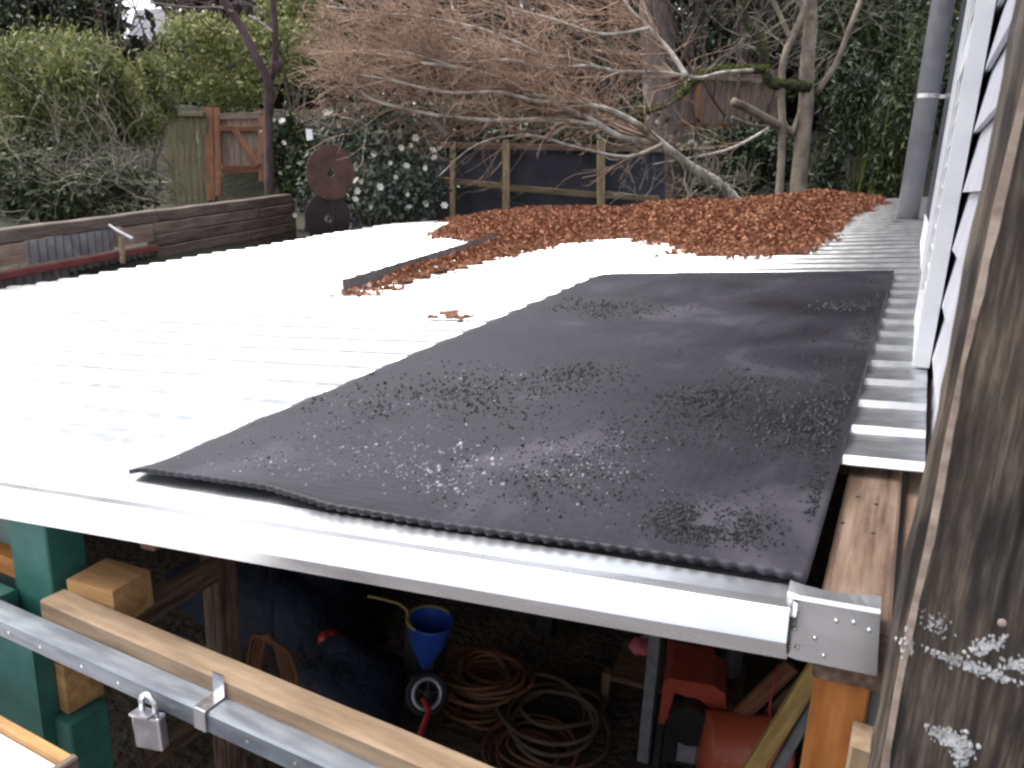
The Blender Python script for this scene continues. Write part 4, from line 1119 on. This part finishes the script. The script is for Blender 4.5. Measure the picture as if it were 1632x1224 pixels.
# upper fence on the bank
uf = board_fence('board_fence', 'brown board fence up the bank behind the mossy branch', 'fence', at(1086, 120, 14.5), at(1246, 128, 14.5), at(1160, 108, 14.5).z, at(1160, 203, 14.5).z, 15, MT['fence_wood'])
beam('rail', at(1086, 198, 14.4), at(1246, 203, 14.4), .05, .07, MT['cedar'], uf)
beam('post', at(1112, 110, 14.4), at(1113, 215, 14.4), .09, .09, MT['cedar'], uf, up=FWH)
beam('rail', at(1086, 122, 14.4), at(1246, 130, 14.4), .05, .06, MT['fence_wood'], uf)

# ---- rusty saw blades
def blade(px, py, t, rw, label, m, thick=.006, tilt=0.0):
    c = at(px, py, t); R0 = px2m(rw, t)
    th = thing('saw_blade', label, 'saw blade', (c.x, c.y, c.z - R0 * 1.1), 'rusty round blades')
    mw = Matrix.Translation(c) @ ((Vector(CAM) - c).normalized() + Vector((.85, .2, -.05))).normalized().to_track_quat('Z', 'Y').to_matrix().to_4x4()
    mb = MB(); n = 72
    def rr(j): return R0 * (1.0 if j % 2 else 0.975)
    V = []
    for zz in (-thick, thick):
        for j in range(n):
            t_ = 2 * math.pi * j / n; V.append(mw @ Vector((rr(j) * math.cos(t_), rr(j) * math.sin(t_), zz)))
        for j in range(n):
            t_ = 2 * math.pi * j / n; V.append(mw @ Vector((R0 * .16 * math.cos(t_), R0 * .16 * math.sin(t_), zz)))
    F = []
    for j in range(n):
        k = (j + 1) % n
        F += [(j, n + j, n + k, k), (2*n + j, 2*n + k, 3*n + k, 3*n + j), (j, k, 2*n + k, 2*n + j), (n + j, 3*n + j, 3*n + k, n + k)]
    mb.add(V, F); mb.build('disc', m, th)
    mb = MB(); b = c + FWH * .07; mb.tube([b + Vector((0, 0, -R0 * .9)), (b.x, b.y, gz(b) - .05)], .025, 8); mb.build('stake', MT['rust_dark'], th)
    return th
blade(527, 275, 8.35, 43, 'upright rusty round saw blade before the white-flowered shrub', MT['rust'])
blade(523, 348, 8.5, 41, 'rusty blade coloured dark as in shade, half hidden below the upright saw blade', MT['rust_dark'])

# ---- branching
def wander(p, d, L, segs, bend=.25, grav=0.0, r=rnd):
    pts = [p.copy()]; d = d.normalized()
    for i in range(segs):
        d = (d + Vector((r.gauss(0, bend), r.gauss(0, bend), r.gauss(0, bend) + grav))).normalized()
        pts.append(pts[-1] + d * (L / segs))
    return pts
def taper(r0, r1, n): return [r0 + (r1 - r0) * i / (n - 1) for i in range(n)]
CLIP = [None]
def to_px(p):
    q = ROT.T @ (np.array(p) - CAM); return 816 + FPX * q[0] / -q[2]
def spray(mb, p, d, L, r0, level, n_child, bend=.16, grav=0.0, sides=3, spread=.55):
    pts = wander(p, d, L, 5, bend, grav)
    if CLIP[0] is not None and to_px(pts[-1]) < CLIP[0] + 60 * rnd.random(): return
    mb.tube(pts, taper(r0, max(.0022, r0 * .35), 6), sides, False)
    if level <= 0: return
    for _ in range(n_child):
        i = rnd.randint(1, 5); dd = (pts[i] - pts[i - 1]).normalized()
        nd = (dd + Vector((rnd.gauss(0, spread), rnd.gauss(0, spread), rnd.gauss(0, spread * .8)))).normalized()
        spray(mb, pts[i], nd, L * rnd.uniform(.35, .7), max(.0026, r0 * .55), level - 1, max(2, n_child - 1), bend, grav, sides, spread)
def limb(pxs, t0, t1, r0, r1, sides=8, wob=.25):
    n = len(pxs); pts = []
    for i, (x, y) in enumerate(pxs):
        t = t0 + (t1 - t0) * i / (n - 1) + (wob * noise.noise((x * .02, y * .02, r0 * 50)) if 0 < i else 0)
        pts.append(at(x, y, t))
    pts = smooth_pts(pts, 4)
    return pts, taper(r0, r1, len(pts))

# ---- big bare tree sweeping left, reddish twigs
bt = thing('bare_tree', 'wide bare tree with lichen-pale limbs and reddish twigs sweeping left', 'tree', at(1165, 330, 9.6))
limbs = [([(1190, 345), (1152, 298), (1101, 266), (1055, 230), (1019, 201), (972, 176), (911, 162), (850, 150)], 9.6, 8.8, .075, .016),
         ([(1055, 230), (990, 219), (947, 194), (900, 172), (846, 151), (795, 123), (729, 108), (670, 100)], 9.35, 8.4, .045, .012),
         ([(1200, 112), (1150, 116), (1118, 124), (1094, 122), (1055, 115), (972, 113), (932, 99), (863, 87), (800, 77), (720, 60)], 10.4, 8.7, .026, .012),
         ([(972, 113), (932, 106), (880, 110), (812, 96), (743, 100), (690, 92)], 9.2, 8.6, .03, .010),
         ([(950, 200), (880, 190), (800, 192), (709, 185), (654, 175), (592, 158), (566, 136)], 9.0, 8.2, .028, .012),
         ([(911, 162), (856, 161), (795, 147), (709, 147), (620, 127), (560, 118)], 8.9, 8.2, .022, .008),
         ([(1094, 122), (1070, 85), (1035, 45), (1000, 10), (985, -30)], 9.3, 9.6, .035, .016),
         ([(1035, 45), (960, 55), (880, 30), (800, 10), (700, -20)], 9.4, 9.2, .022, .010),
         ([(1055, 230), (1000, 250), (920, 235), (840, 215), (760, 230), (700, 280)], 9.1, 8.5, .022, .006),
         ([(863, 87), (780, 50), (690, 30), (600, 20), (520, 10)], 8.9, 8.5, .018, .008),
         ([(729, 108), (650, 85), (580, 80), (540, 85), (500, 78)], 8.5, 8.3, .016, .006),
         ([(1224, 205), (1188, 226), (1152, 241), (1098, 252), (1040, 262)], 10.2, 9.4, .022, .010)]
lmb = MB(); tips = []
for (pxs, t0, t1, r0, r1) in limbs:
    pts, rad = limb(pxs, t0, t1, r0, r1)
    lmb.tube(pts, rad, 8)
    tips.append((pts, rad))
lmb.build('limbs', MT['bark_pale'], bt, True)
tg = MB(); tg2 = MB(); CLIP[0] = 440
for li, (pts, rad) in enumerate(tips):
    if li in (11,): nsp = 14
    else: nsp = int(1.55 * len(pts))
    for _ in range(nsp):
        i = rnd.randint(int(len(pts) * .28), len(pts) - 1); 
        d0 = (pts[i] - pts[i - 1]).normalized()
        d = d0 * .6 - CX * rnd.uniform(.2, .9) + UP * rnd.gauss(.14, .42) + FW * rnd.gauss(.3, .4)
        L = rnd.uniform(.45, 1.25)
        if pts[i].z < 2.95: continue
        spray(tg, pts[i], d, L, max(.0045, rad[i] * .42), 2, 4, .17, 0.01)
    # fans at the tips
    for _ in range(4 if pts[-1].z > 2.95 else 0):
        d = (pts[-1] - pts[-3]).normalized() + UP * rnd.gauss(.1, .35) + FW * rnd.gauss(0, .3)
        spray(tg, pts[-1], d, rnd.uniform(.6, 1.3), .007, 2, 5, .15, 0.0)
# extra hazy outer twigs reaching to the left
for _ in range(80):
    px = rnd.uniform(540, 1000); py = rnd.uniform(-10, 200) * (0.5 + 0.5 * (px - 430) / 500) + (18 if px < 600 else 10)
    p = at(px, py, rnd.uniform(8.2, 9.6))
    spray(tg, p, -CX * rnd.uniform(.6, 1) + UP * rnd.gauss(.05, .3) + FW * rnd.gauss(0, .3), rnd.uniform(.4, .9), .005, 2, 4, .14)
CLIP[0] = None
tw_o = tg.build('twigs', MT['twig'], bt); tw_o['kind'] = 'stuff'
# low tangle of pale twigs on the right of the bare tree
for _ in range(26):
    p = at(rnd.uniform(1010, 1190), rnd.uniform(285, 325), rnd.uniform(8.6, 9.6))
    spray(tg2, p, Vector((rnd.gauss(-.3, .7), rnd.gauss(0, .4), rnd.uniform(.1, .9))), rnd.uniform(.3, .7), .008, 2, 3, .22)
o = tg2.build('low_twigs', MT['brush'], bt); o['kind'] = 'stuff'
# broken pale limb ends
for (x0, y0, x1, y1, t, w) in ((690, 192, 714, 217, 8.7, 11), (562, 128, 572, 142, 8.2, 11), (746, 172, 745, 216, 8.8, 5)):
    mb = MB(); mb.tube([at(x0, y0, t), at(x1, y1, t)], px2m(w / 2, t), 7); mb.build('broken_stub', MT['grey_wood2'], bt)

# ---- many-stemmed grey tree on the right with a mossy branch
gt2 = thing('grey_tree', 'forked grey-barked tree standing at right behind the leaf drift', 'tree', at(1265, 330, 11.0))
stems = [([(1236, 400), (1241, 323), (1247, 216), (1245, 144), (1249, 97), (1260, 65), (1278, 25), (1285, -5), (1290, -90)], 10.9, 10.9, 13, 10),
         ([(1256, 400), (1270, 323), (1278, 230), (1285, 162), (1286, 108), (1292, 36), (1291, -5), (1288, -90)], 11.0, 11.0, 27, 20),
         ([(1260, 62), (1246, 30), (1231, -2), (1222, -40)], 10.9, 10.9, 8, 7),
         ([(1299, 151), (1331, 104), (1345, 70), (1353, 47), (1371, 0), (1380, -40)], 11.0, 10.8, 10, 7),
         ([(1262, 210), (1234, 196), (1198, 176), (1168, 162)], 11.0, 10.6, 13, 13),
         ([(1262, 215), (1275, 180), (1288, 160)], 10.95, 11.0, 8, 8),
         ([(1166, 187), (1195, 198), (1228, 203)], 10.6, 10.8, 5, 5)]
mb = MB(); sp_ = []
for (pxs, t0, t1, w0, w1) in stems:
    pts, rad = limb(pxs, t0, t1, px2m(w0 / 2, 11), px2m(w1 / 2, 11), 10, .0)
    rad = [r * (1 + .10 * noise.noise((i * .8, w0, 0))) for i, r in enumerate(rad)]
    mb.tube(pts, rad, 10); sp_.append(pts)
mb.build('trunk', MT['bark_grey'], gt2, True)
mb = MB(); mrad = []
for pxs, w0, w1 in (([(1176, -30), (1180, 0), (1188, 32), (1208, 62), (1217, 85), (1220, 118), (1232, 133), (1260, 136), (1290, 140)], 12, 17), ([(1220, 113), (1190, 113), (1148, 111), (1120, 122), (1101, 137), (1085, 155), (1062, 169), (1019, 183)], 9, 5)):
    pts, rad = limb(pxs, 10.6, 10.9, px2m(w0 / 2, 11), px2m(w1 / 2, 11), 8, .15)
    rad = [r * (1 + .3 * abs(noise.noise((i * .9, w0, 0)))) for i, r in enumerate(rad)]
    mb.tube(pts, rad, 8); mrad.append(pts)
mb.build('mossy_branch', MT['mossy_bark'], gt2, True)
mo = []
for pts in mrad:
    for p in pts:
        if noise.noise(p * 1.7) > -.12:
            for _ in range(90): mo.append((p.x + rnd.gauss(0, .04), p.y + rnd.gauss(0, .04), p.z + rnd.uniform(.0, .075)))
o = link('moss', leaf_mesh('moss', np.array(mo), .032, 2.0, .2), MT['moss'], parent=gt2); o['kind'] = 'stuff'
mb = MB()
for pts in sp_[:4] + mrad:
    for _ in range(9):
        i = rnd.randint(len(pts) // 3, len(pts) - 1)
        spray(mb, pts[i], Vector((rnd.gauss(0, .6), rnd.gauss(0, .4), rnd.uniform(-.1, .8))), rnd.uniform(.4, 1.1), .009, 2, 3, .25)
o = mb.build('twigs', MT['brush'], gt2); o['kind'] = 'stuff'

# ---- big fir trunk behind, dark trunk on the left
ft = thing('fir_tree', 'thick dark conifer trunk rising behind the bare tree', 'tree', at(1060, 330, 13.2))
mb = MB(); pts, rad = limb([(1078, 400), (1070, 330), (1058, 200), (1048, 60), (1040, -60), (1030, -300)], 13.2, 13.2, px2m(38, 13), px2m(20, 13), 14, 0)
mb.tube(pts, rad, 16); mb.build('trunk', MT['bark_fir'], ft, True)
P_ = blob_points(9000, at(1085, -330, 13.4), (1.5, 1.6, 1.9), 26, .3)
link('crown', leaf_mesh('crown', P_, .16, 3.0, .8), MT['dark_leaf'], parent=ft)

dt = thing('dark_tree', 'slim dark purplish trunk forking beside the garden gate', 'tree', at(429, 330, 9.2))
mb = MB()
for pxs, w0, w1 in (([(430, 380), (429, 294), (428, 210), (429, 150), (427, 128), (408, 90), (384, 43), (357, 0), (335, -60)], 15, 12), ([(428, 130), (436, 114), (439, 70), (435, 0), (432, -60)], 12, 9), ([(398, 26), (412, 34), (424, 42), (436, 52)], 5, 4), ([(240, 4), (300, 12), (350, 12), (372, 20)], 3, 4)):
    pts, rad = limb(pxs, 9.2, 8.3, px2m(w0 / 2, 9), px2m(w1 / 2, 8.6), 8, .05)
    rad = [r * (1 + .16 * noise.noise((i * 1.1, w0, 0))) for i, r in enumerate(rad)]
    mb.tube(pts, rad, 9)
kn = at(441, 104, 8.9); mb.lathe([(0.0, -.09), (.05, -.07), (.075, -.02), (.07, .04), (.035, .085), (0, .09)], Matrix.Translation(kn), 12)
mb.build('trunk', MT['bark_dark'], dt, True)
mb = MB()
for _ in range(10):
    a = at(rnd.uniform(340, 450), rnd.uniform(-30, 60), 8.8); spray(mb, a, Vector((rnd.gauss(0, .8), rnd.gauss(0, .5), rnd.uniform(-.1, .7))), rnd.uniform(.4, .9), .008, 2, 3, .2)
o = mb.build('twigs', MT['bark_dark'], dt); o['kind'] = 'stuff'

# ---- shrubs
def shrub(name, label, cat, px, py, t, rpx, rpy, n, size, m, clumps=16, aspect=2.5, droop=.5, depth=1.0, tight=.42, stems=6, group=None, sm='brush'):
    c = at(px, py, t); r = (px2m(rpx, t), px2m(rpx, t) * depth, px2m(rpy, t))
    base = Vector((c.x, c.y, min(gz(c), c.z - r[2] * .5)))
    th = thing(name, label, cat, base, group)
    P = blob_points(n, c, r, clumps, tight)
    link('foliage', leaf_mesh('foliage', P, size, aspect, droop), m, parent=th)['kind'] = 'stuff'
    mb = MB()
    for i in range(stems):
        e = c + Vector((rnd.gauss(0, .4) * r[0], rnd.gauss(0, .4) * r[1], rnd.uniform(-.2, .7) * r[2]))
        b = base + Vector((rnd.gauss(0, .12), rnd.gauss(0, .12), -.05))
        mid = b.lerp(e, .5) + Vector((rnd.gauss(0, .1), rnd.gauss(0, .1), .1))
        mb.tube(smooth_pts([b, mid, e], 4), taper(.022, .006, 9), 5)
    mb.build('stems', MT[sm], th, True)
    return th, c, r
shrub('bamboo', 'bright green arching bamboo clump at the far left', 'bamboo', 105, 150, 10.0, 120, 82, 22000, .10, MT['bamboo_leaf'], 26, 4.5, .9, .8, .34, 14)
shrub('bamboo', 'lower bamboo clump at the left picture edge', 'bamboo', -10, 210, 9.4, 70, 60, 7000, .10, MT['bamboo_leaf'], 14, 4.5, .9, .8, .36, 8)
shrub('bamboo', 'small bamboo tuft drooping over the mossy fence', 'bamboo', 220, 165, 10.8, 60, 62, 7500, .10, MT['bamboo_leaf'], 14, 4.5, .9, .8, .36, 8)
shrub('yellow_shrub', 'yellow-green leafy shrub behind the dark forked trunk', 'shrub', 345, 98, 13.4, 92, 62, 7500, .11, MT['yellow_leaf'], 20, 2.6, .5, .8, .36, 8)
shrub('yellow_shrub', 'pale yellow-green shrub left of the reddish twigs at the top', 'shrub', 470, 60, 14, 60, 70, 4500, .11, MT['yellow_leaf'], 16, 2.6, .5, .8, .36, 8)
shrub('evergreen_shrub', 'dark evergreen shrub above the left bamboo at the top edge', 'shrub', 85, 25, 15.0, 95, 60, 7000, .14, MT['dark_leaf'], 20, 2.6, .6, .8, .36, 8)
shrub('evergreen_shrub', 'low dark shrub under the bamboo behind the timber wall', 'shrub', 90, 290, 9.2, 150, 55, 8000, .09, MT['mid_leaf'], 22, 2.6, .4, .6, .36, 8)
cm, cc, cr = shrub('camellia', 'white-flowered evergreen shrub behind the rusty saw blade', 'shrub', 590, 262, 9.5, 118, 88, 17000, .075, MT['camellia_leaf'], 34, 1.9, .3, .7, .30, 12)
shrub('evergreen_shrub', 'glossy bright green shrub between gate trunk and saw blade', 'shrub', 462, 265, 9.7, 32, 60, 3800, .085, MT['mid_leaf'], 12, 1.9, .3, .8, .36, 5)
fl_px = [(495, 213), (520, 180), (567, 270), (568, 288), (575, 289), (566, 318), (570, 305), (648, 265), (640, 235), (655, 232), (662, 220), (596, 246), (690, 240), (692, 252), (678, 268), (606, 298), (678, 325), (708, 328), (470, 343), (452, 228), (450, 193), (630, 283), (605, 222), (622, 260), (540, 200), (650, 310), (615, 240), (590, 330)]
def flower_mesh(s):
    mb = MB()
    for k_ in range(6):
        t = k_ * 1.047
        a = Vector((math.cos(t), math.sin(t), .25)) * s; b = Vector((math.cos(t + .5), math.sin(t + .5), .4)) * s * .7; c = Vector((math.cos(t - .5), math.sin(t - .5), .4)) * s * .7
        mb.add([(0, 0, 0), c, a, b], [(0, 1, 2, 3)])
    mb.add([Vector((math.cos(q * 1.047), math.sin(q * 1.047), .5)) * s * .35 for q in range(6)], [tuple(range(6))])
    me = bpy.data.meshes.new('flower'); me.from_pydata(mb.v, [], mb.f); me.update(); return me
fme = flower_mesh(.042)
for (x, y) in fl_px:
    p = at(x, y, 8.82 + rnd.uniform(-.1, .1)); s = rnd.uniform(.7, 1.3)
    q = ((Vector(CAM) - p).normalized() + Vector((rnd.gauss(0, .4), rnd.gauss(0, .4), rnd.gauss(.2, .3)))).to_track_quat('Z', 'Y').to_matrix().to_4x4()
    link('flower', fme, MT['petal'], Matrix.Translation(p) @ q @ Matrix.Scale(s, 4), cm)
# pale glove-like label hung in the shrub
mb = MB(); mb.prism([at(487, 205, 8.75), at(497, 206, 8.75), at(499, 222, 8.75), at(489, 224, 8.75)], FW * .01)
tag(mb.build('plant_tag', MT['white']), 'small white tag hung in the shrub above the saw blade', 'plant tag')

shrub('evergreen_shrub', 'dark low shrub in the gloom between fir trunk and grey tree', 'shrub', 1165, 262, 12.6, 95, 62, 7000, .10, MT['dark_leaf'], 20, 2.2, .3, .6, .36, 6)
shrub('evergreen_shrub', 'dark shrub rising behind the blue sheeted fence', 'shrub', 830, 205, 12.2, 210, 40, 8000, .10, MT['dark_leaf'], 26, 2.2, .3, .5, .36, 6)
# ---- bare brush under the bamboo
bru = thing('brush_pile', 'pale bare brush tangle between bamboo and timber wall', 'brush', at(200, 350, 8.9))
mb = MB()
for _ in range(120):
    p = at(rnd.uniform(30, 275), rnd.uniform(265, 345), rnd.uniform(8.6, 9.8))
    spray(mb, p, CX * rnd.gauss(-.2, .8) + UP * rnd.uniform(.1, .8) + FW * rnd.gauss(0, .4), rnd.uniform(.4, 1.0), rnd.uniform(.006, .013), 2, 3, .2)
o = mb.build('branches', MT['brush'], bru); o['kind'] = 'stuff'

# ---- bamboo grove and conifers on the right
shrub('dark_bamboo', 'dark bamboo grove right of the grey tree', 'bamboo', 1390, 235, 11.6, 75, 110, 9000, .13, MT['dark_leaf'], 26, 4.5, 1.2, .8, .34, 22, None, 'moss')
shrub('dark_bamboo', 'greener bamboo stand close to the grey downspout', 'bamboo', 1432, 215, 10.6, 34, 110, 4500, .12, MT['mid_leaf'], 18, 4.5, 1.2, .8, .36, 12, None, 'moss')
def conifer(label, px, py, t, rpx, rpy, n, m, size=.16, trunk=True):
    c = at(px, py, t); r = (px2m(rpx, t), px2m(rpx, t), px2m(rpy, t)); base = Vector((c.x, c.y, gz(c) - .1))
    th = thing('conifer', label, 'tree', base, 'evergreens on the bank')
    mb = MB(); mb.tube([base, c, c + Vector((0, 0, r[2] * .9))], [.16, .10, .03], 8); mb.build('trunk', MT['bark_fir'], th, True)
    link('crown', leaf_mesh('crown', blob_points(n, c, r, 34, .26, shell=.35), size, 3.2, .8), m, parent=th)
conifer('drooping green conifer at top right above the bamboo grove', 1420, 60, 14, 110, 130, 11000, MT['mid_leaf'])
conifer('dark conifer directly behind the fork of the grey tree', 1230, 40, 17, 150, 150, 10000, MT['dark_leaf'])
conifer('dark conifer behind the thick fir trunk', 970, 110, 18, 130, 110, 9000, MT['dark_leaf'])
conifer('dark conifer behind the middle of the reddish twigs', 740, 30, 19, 150, 160, 9000, MT['mid_leaf'])
conifer('dark conifer left of centre above the white-flowered shrub', 560, 60, 20, 130, 160, 8000, MT['dark_leaf'])
conifer('tall conifer at the top left corner', 30, -10, 18, 130, 140, 9000, MT['dark_leaf'])
conifer('pointed conifer just right of the grey neighbouring roof', 365, -10, 21, 60, 110, 6000, MT['mid_leaf'])

conifer('unseen tall fir added above the bamboo grove to darken the roof reflection', 1420, -230, 16, 130, 360, 22000, MT['dark_leaf'], .30)  # unseen firs, added so the metal roof mirrors dark crowns, not sky
conifer('unseen tall fir added above the grey tree to darken the roof reflection', 1240, -190, 19, 130, 360, 20000, MT['dark_leaf'], .34)
# ---- neighbouring house far up on the left
nh = thing('neighbour_house', 'grey neighbouring roof glimpsed between trees at top left', 'house', at(250, 120, 34))
a = at(195, 95, 34); b = at(300, 95, 34)
mb = MB(); V = [at(195, 95, 33), at(305, 100, 33), at(275, 12, 35), at(215, 16, 35)]
mb.prism(V, (FW * .3)); mb.build('roof', MT['hillgrey'], nh)
mb = MB(); mb.prism([at(202, 92, 33.5), at(298, 97, 33.5), at(298, 97, 38), at(202, 92, 38)], (0, 0, -5)); mb.build('wall', MT['pipe'], nh)

# ---- far wood: one mass of leaves on the bank
FP = []
while len(FP) < 50000:
    px = rnd.uniform(-120, 1700); py = rnd.uniform(-160, 330)
    if 178 < px < 245 and py < 14: continue
    if 190 < px < 310 and 10 < py < 100 and rnd.random() < .93: continue
    t = rnd.uniform(17, 30); p = at(px, py, t)
    if p.z < gz(p) - .1: p.z = gz(p) + rnd.random() * 1.5
    if noise.noise(p * .8) < -.25: continue
    FP.append(tuple(p))
fw_ = link('far_wood', leaf_mesh('far_wood', np.array(FP), .42, 2.0, .3), MT['far_leaf'])
tag(fw_, 'dull green and brown woodland filling the bank behind the garden', None, None, 'stuff')
mb = MB()
for _ in range(90):
    p = at(rnd.choice((rnd.uniform(-60, 170), rnd.uniform(300, 1450), rnd.uniform(300, 1450))), rnd.uniform(120, 300), rnd.uniform(13.5, 20)); p.z = gz(p) - .1
    spray(mb, p, Vector((rnd.gauss(0, .25), rnd.gauss(0, .25), 1)), rnd.uniform(2.0, 4.5), rnd.uniform(.02, .05), 2, 5, .12, .02, 4, .5)
tag(mb.build('thicket', MT['bark_fir']), 'bare thicket of thin stems on the wooded bank', None, None, 'stuff')
